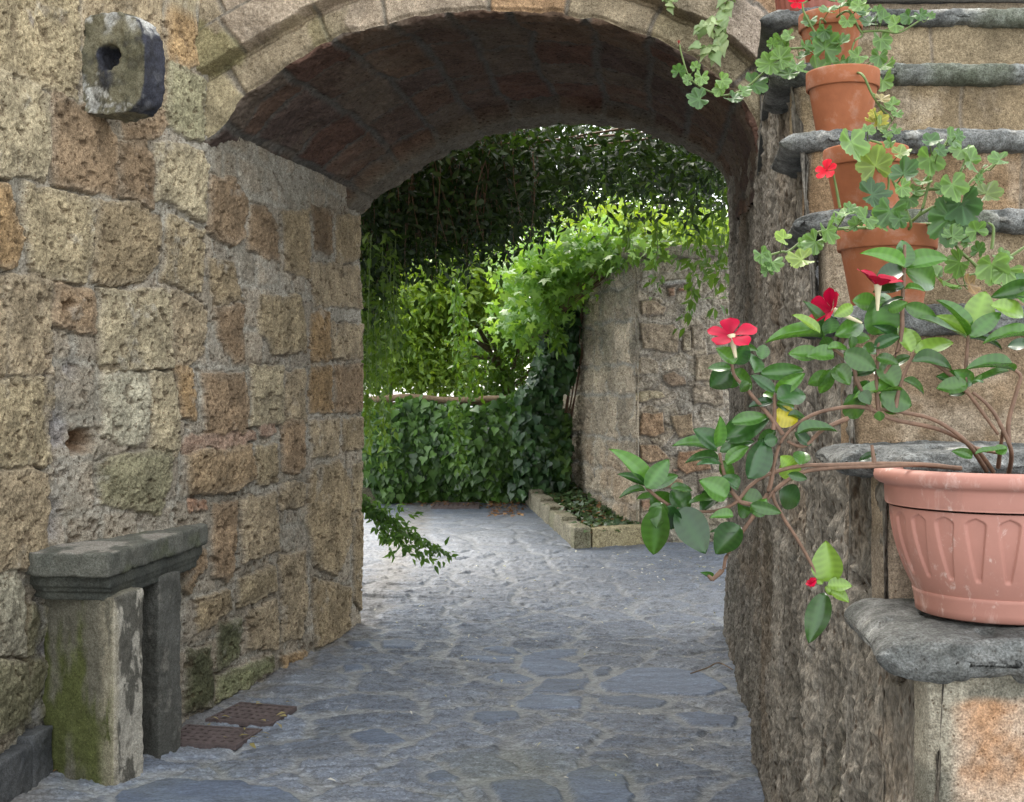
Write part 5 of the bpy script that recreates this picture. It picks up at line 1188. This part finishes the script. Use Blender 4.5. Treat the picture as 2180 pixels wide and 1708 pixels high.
d6 = lambda x, y: (1277.4 + .4987 * x, 596 + .4987 * y)
YM = 1.53
ml = [[(1680, 820, 1.58), (1600, 720, 1.56), (1450, 640), (1250, 595), (1130, 545), (1000, 550), (880, 590), (780, 680), (740, 800)], [(1650, 815, 1.58), (1560, 690), (1430, 600), (1290, 565), (1180, 550)],
      [(1520, 805, 1.56), (1400, 790), (1200, 785), (1000, 790), (850, 795), (720, 830), (640, 880), (580, 950), (500, 985), (400, 990)], [(1540, 805, 1.56), (1350, 790), (1180, 795), (1000, 802), (870, 820), (780, 870), (740, 920), (780, 1010), (850, 1120), (910, 1230), (930, 1300)],
      [(740, 800), (720, 900), (660, 1000), (590, 1100), (540, 1180), (525, 1240), (480, 1280)], [(1745, 825, 1.58), (1755, 730), (1700, 600), (1650, 530), (1590, 480)], [(1560, 480), (1560, 400), (1570, 250)], [(1745, 700), (1745, 600), (1780, 470), (1795, 410), (1760, 380)], [(1700, 800, 1.58), (1720, 640)],
      [(780, 660), (730, 590), (670, 520), (620, 460), (570, 400), (560, 300)], [(1160, 560), (1100, 440), (1080, 370), (1030, 320), (960, 280)], [(1260, 570), (1280, 450), (1340, 310)], [(1190, 570), (1180, 450), (1190, 240)], [(1060, 590), (950, 640), (870, 710), (800, 690)], [(740, 640), (745, 580), (745, 490)],
      [(600, 950), (560, 900), (530, 830), (510, 740)], [(400, 990), (330, 980), (260, 940), (200, 890)], [(1290, 200), (1290, 100), (1298, -40), (1300, -150)], [(1290, 200), (1270, 300), (1200, 420)], [(480, 1280), (460, 1262)], [(520, 1240), (480, 1280), (495, 1270)], [(1170, 780), (1160, 705)], [(600, 950), (690, 960), (740, 900)], [(1340, 320), (1450, 370), (1560, 470), (1650, 590), (1700, 660)], [(1600, 720, 1.56), (1700, 740)]]
stemlines(pm, ml, YM, .0030, .0019, d6, M_stem)
LV = """195,890,95,730,52 195,890,285,780,62 190,880,100,825,34 200,890,325,835,44 195,900,95,905,22 220,910,310,985,78 300,900,380,975,82 300,890,390,890,40 265,960,220,1160,92 330,975,445,1140,112 260,950,240,1040,62 300,960,300,1062,72 230,930,160,925,26 215,960,265,980,40
500,720,425,640,72 500,715,520,605,46 500,735,350,675,44 510,735,645,685,48 510,770,380,750,36 520,790,430,775,28 540,790,620,710,48 520,770,560,850,46 530,680,700,590,85 560,610,705,580,50 630,850,715,690,86 570,620,640,580,44
540,930,455,860,84 560,900,440,850,40 590,890,545,840,56 580,930,400,930,36 500,910,440,965,62 600,920,690,960,84 570,1010,490,1000,40 640,1000,600,960,62 600,1050,500,1150,92 600,1080,480,1065,26 650,1000,705,950,54 765,900,850,950,86 700,690,755,680,46 640,960,760,990,40
575,360,515,290,60 575,360,622,288,66 660,400,650,310,84 690,340,700,278,44 600,300,660,290,36 560,380,470,370,40 560,390,480,450,78 560,390,650,455,62 570,400,555,465,54 680,400,858,385,56 640,440,600,470,40
745,480,660,410,42 745,480,860,410,52 755,510,870,480,86 740,500,700,480,42 740,520,650,530,36 750,530,830,540,44 740,570,835,600,72Y 840,660,990,612,38 830,650,900,700,40 
790,760,825,850,76L 800,830,880,848,30 850,790,870,730,66 820,800,780,760,50L
960,250,755,210,44 940,230,850,150,46L 945,250,915,105,44 980,230,985,165,92 1000,240,1130,180,64 940,320,818,310,56 1000,330,900,310,66 1040,310,1165,370,72 970,295,1062,288,36 1060,250,1145,245,44 1000,370,1060,430,66 990,400,895,440,50 985,380,945,480,48 1000,260,940,290,50 1070,240,1080,290,60 1080,110,1010,150,40L
1190,235,1200,95,128 1180,105,1092,85,66 1200,90,1225,50,50 1230,130,1300,100,40 1170,290,1265,240,44 1180,330,1262,350,44 1180,370,1085,395,50 1200,350,1262,440,84 1180,300,1130,300,50 1300,110,1425,155,52 1260,240,1200,200,36
1330,310,1285,200,54L 1340,300,1328,205,46L 1340,318,1498,255,62L 1330,350,1505,350,66 1330,330,1220,370,40 1290,430,1390,468,36 1060,490,1105,585,92 1290,475,1115,460,44 1190,490,1322,530,86 1200,520,1290,545,70 1190,560,1195,600,56 1250,400,1170,380,54 1150,430,1090,510,50 1110,480,1150,520,50
1565,250,1400,150,54 1568,240,1500,85,50 1578,235,1650,60,98L 1570,240,1480,155,52L 1578,245,1700,145,56 1578,252,1712,258,30 1810,155,1692,100,92L 1850,240,1668,225,46 1830,280,1748,275,90 1770,390,1610,335,50 1750,390,1580,430,26 1560,450,1475,410,66 1570,450,1455,455,60 1560,465,1500,480,50 1590,440,1530,395,52 1600,430,1640,420,26
1690,740,1732,712,52 1590,760,1518,728,36 1600,745,1720,712,20 480,1270,448,1252,22 1180,745,1110,765,30 800,580,900,600,30 750,640,680,690,40
985,1290,960,1145,100L 970,1305,1065,1300,52L 985,1330,1055,1360,46L 960,1335,900,1525,78 950,1300,930,1280,24L 960,1310,1000,1340,30L
1300,-50,1160,-130,60 1300,-50,1300,-165,66 1300,-50,1470,-110,72 1300,-40,1190,-20,84 1300,-40,1440,10,100 1300,30,1180,40,50 1300,40,1370,30,30 1300,80,1200,105,26 1850,30,1700,60,60 1850,60,1790,-20,60 1880,110,1790,60,50"""
TO = leaf_oval(1, 15, .22, .16, mid=1.35); TO2 = leaf_oval(1, 15, .45, .3, mid=1.35); parts = []
for k, tok in enumerate(LV.split()):
    L_light = tok[-1] in 'LY'; ye_ = tok[-1] == 'Y'; q = [float(v_) for v_ in tok.rstrip('LY').split(',')]
    b0 = d6(q[0], q[1]); t0 = d6(q[2], q[3]); Yb = YM + RG.uniform(-.02, .02); Yt = Yb + RG.uniform(-.02, .012)
    pb, pt = np.array(at(*b0, Yb)), np.array(at(*t0, Yt)); A_ = pt - pb; ln = np.linalg.norm(A_); wd = q[4] * .4987 * YM / F * 1.35; ln *= 1.12; A_ = A_ * 1.12
    N_ = C(RG.normal(0, .28), -1, RG.uniform(.0, .9)); 
    asp = wd / ln
    if asp < .36: N_ = C(RG.normal(0, .2), -.7, 1.2); wd *= 1.35
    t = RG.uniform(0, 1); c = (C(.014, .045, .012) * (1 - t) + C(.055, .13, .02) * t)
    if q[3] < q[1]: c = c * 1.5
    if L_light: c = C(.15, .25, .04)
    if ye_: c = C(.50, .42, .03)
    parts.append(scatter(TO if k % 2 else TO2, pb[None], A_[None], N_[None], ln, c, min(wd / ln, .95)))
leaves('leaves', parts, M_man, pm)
RD = (.38, .002, .03)
petals(pm, at(*d6(560, 240), YM - .03), .031, RD, 5, (-.1, -.55, .8), (.004, -.008, -.026), seed=1, open_=.82, wd=.95)
petals(pm, at(*d6(990, 128), YM), .028, RD, 5, (-.85, -.4, .4), (.036, .0, -.016), seed=2, open_=.62, wd=.85)
petals(pm, at(*d6(1185, 25), YM - .02), .029, (.38, .002, .03), 5, (.2, -.3, 1), (0, 0, -.03), seed=6, open_=.64, wd=.95)
petals(pm, at(*d6(918, 1275), YM - .02), .019, (.5, .005, .04), 5, (-.4, -.6, -.2), nm='bud', seed=7, open_=.2, wd=.7)

# small plant growing on the arch ring, right
sp = empty('wall_succulent', at(1510, 60, 5.55), 'small variegated trailing plant on the right shoulder of the arch', 'plant')
L_ = [[at(1552, -20, 5.6), at(1540, 40, 5.56), at(1530, 100, 5.54)], [at(1530, 95, 5.54), at(1500, 100, 5.5), at(1483, 98, 5.5)], [at(1530, 60, 5.54), at(1505, 55, 5.5), at(1490, 62, 5.5)], [at(1535, 40, 5.54), at(1510, 52, 5.5)], [at(1530, 100, 5.54), at(1520, 118, 5.5)]]
sprays(sp, L_, T_ivy, M_ger, (.045, .075), (.16, .24, .09), (.38, .46, .24), .022, .03, .003)
for lab, x0, y0 in (('tiny green tuft growing on the crown of the arch', 1420, 2),):
    tf = empty('wall_plant', at(x0, y0, 5.7), lab, 'plant'); sprays(tf, [[at(x0 - 8, y0 - 18, 5.7), at(x0, y0, 5.65), at(x0 + 6, y0 + 14, 5.64)], [at(x0 - 8, y0 - 18, 5.7), at(x0 + 14, y0 - 2, 5.65)]], T_ivy, M_ger, (.03, .05), (.14, .2, .07), (.3, .38, .16), .02, .02, .002)
# pale window sill edge above the stair head
sl = prism([([(.98, 3.55), (2.2, 3.55), (2.2, 3.75), (.98, 3.75)], 2.618, 2.66)], 'sill', M_bench, stair, .012, .002, 8, lambda co, no: np.full((len(co), 3), .45))
wl = prism([([(.97, 3.60), (2.2, 3.60), (2.2, 3.9), (.97, 3.9)], 2.42, 2.615)], 'top_riser', M_riser, stair, .015, .004, 8, lambda co, no: np.tile(C(.26, .21, .15), (len(co), 1)))
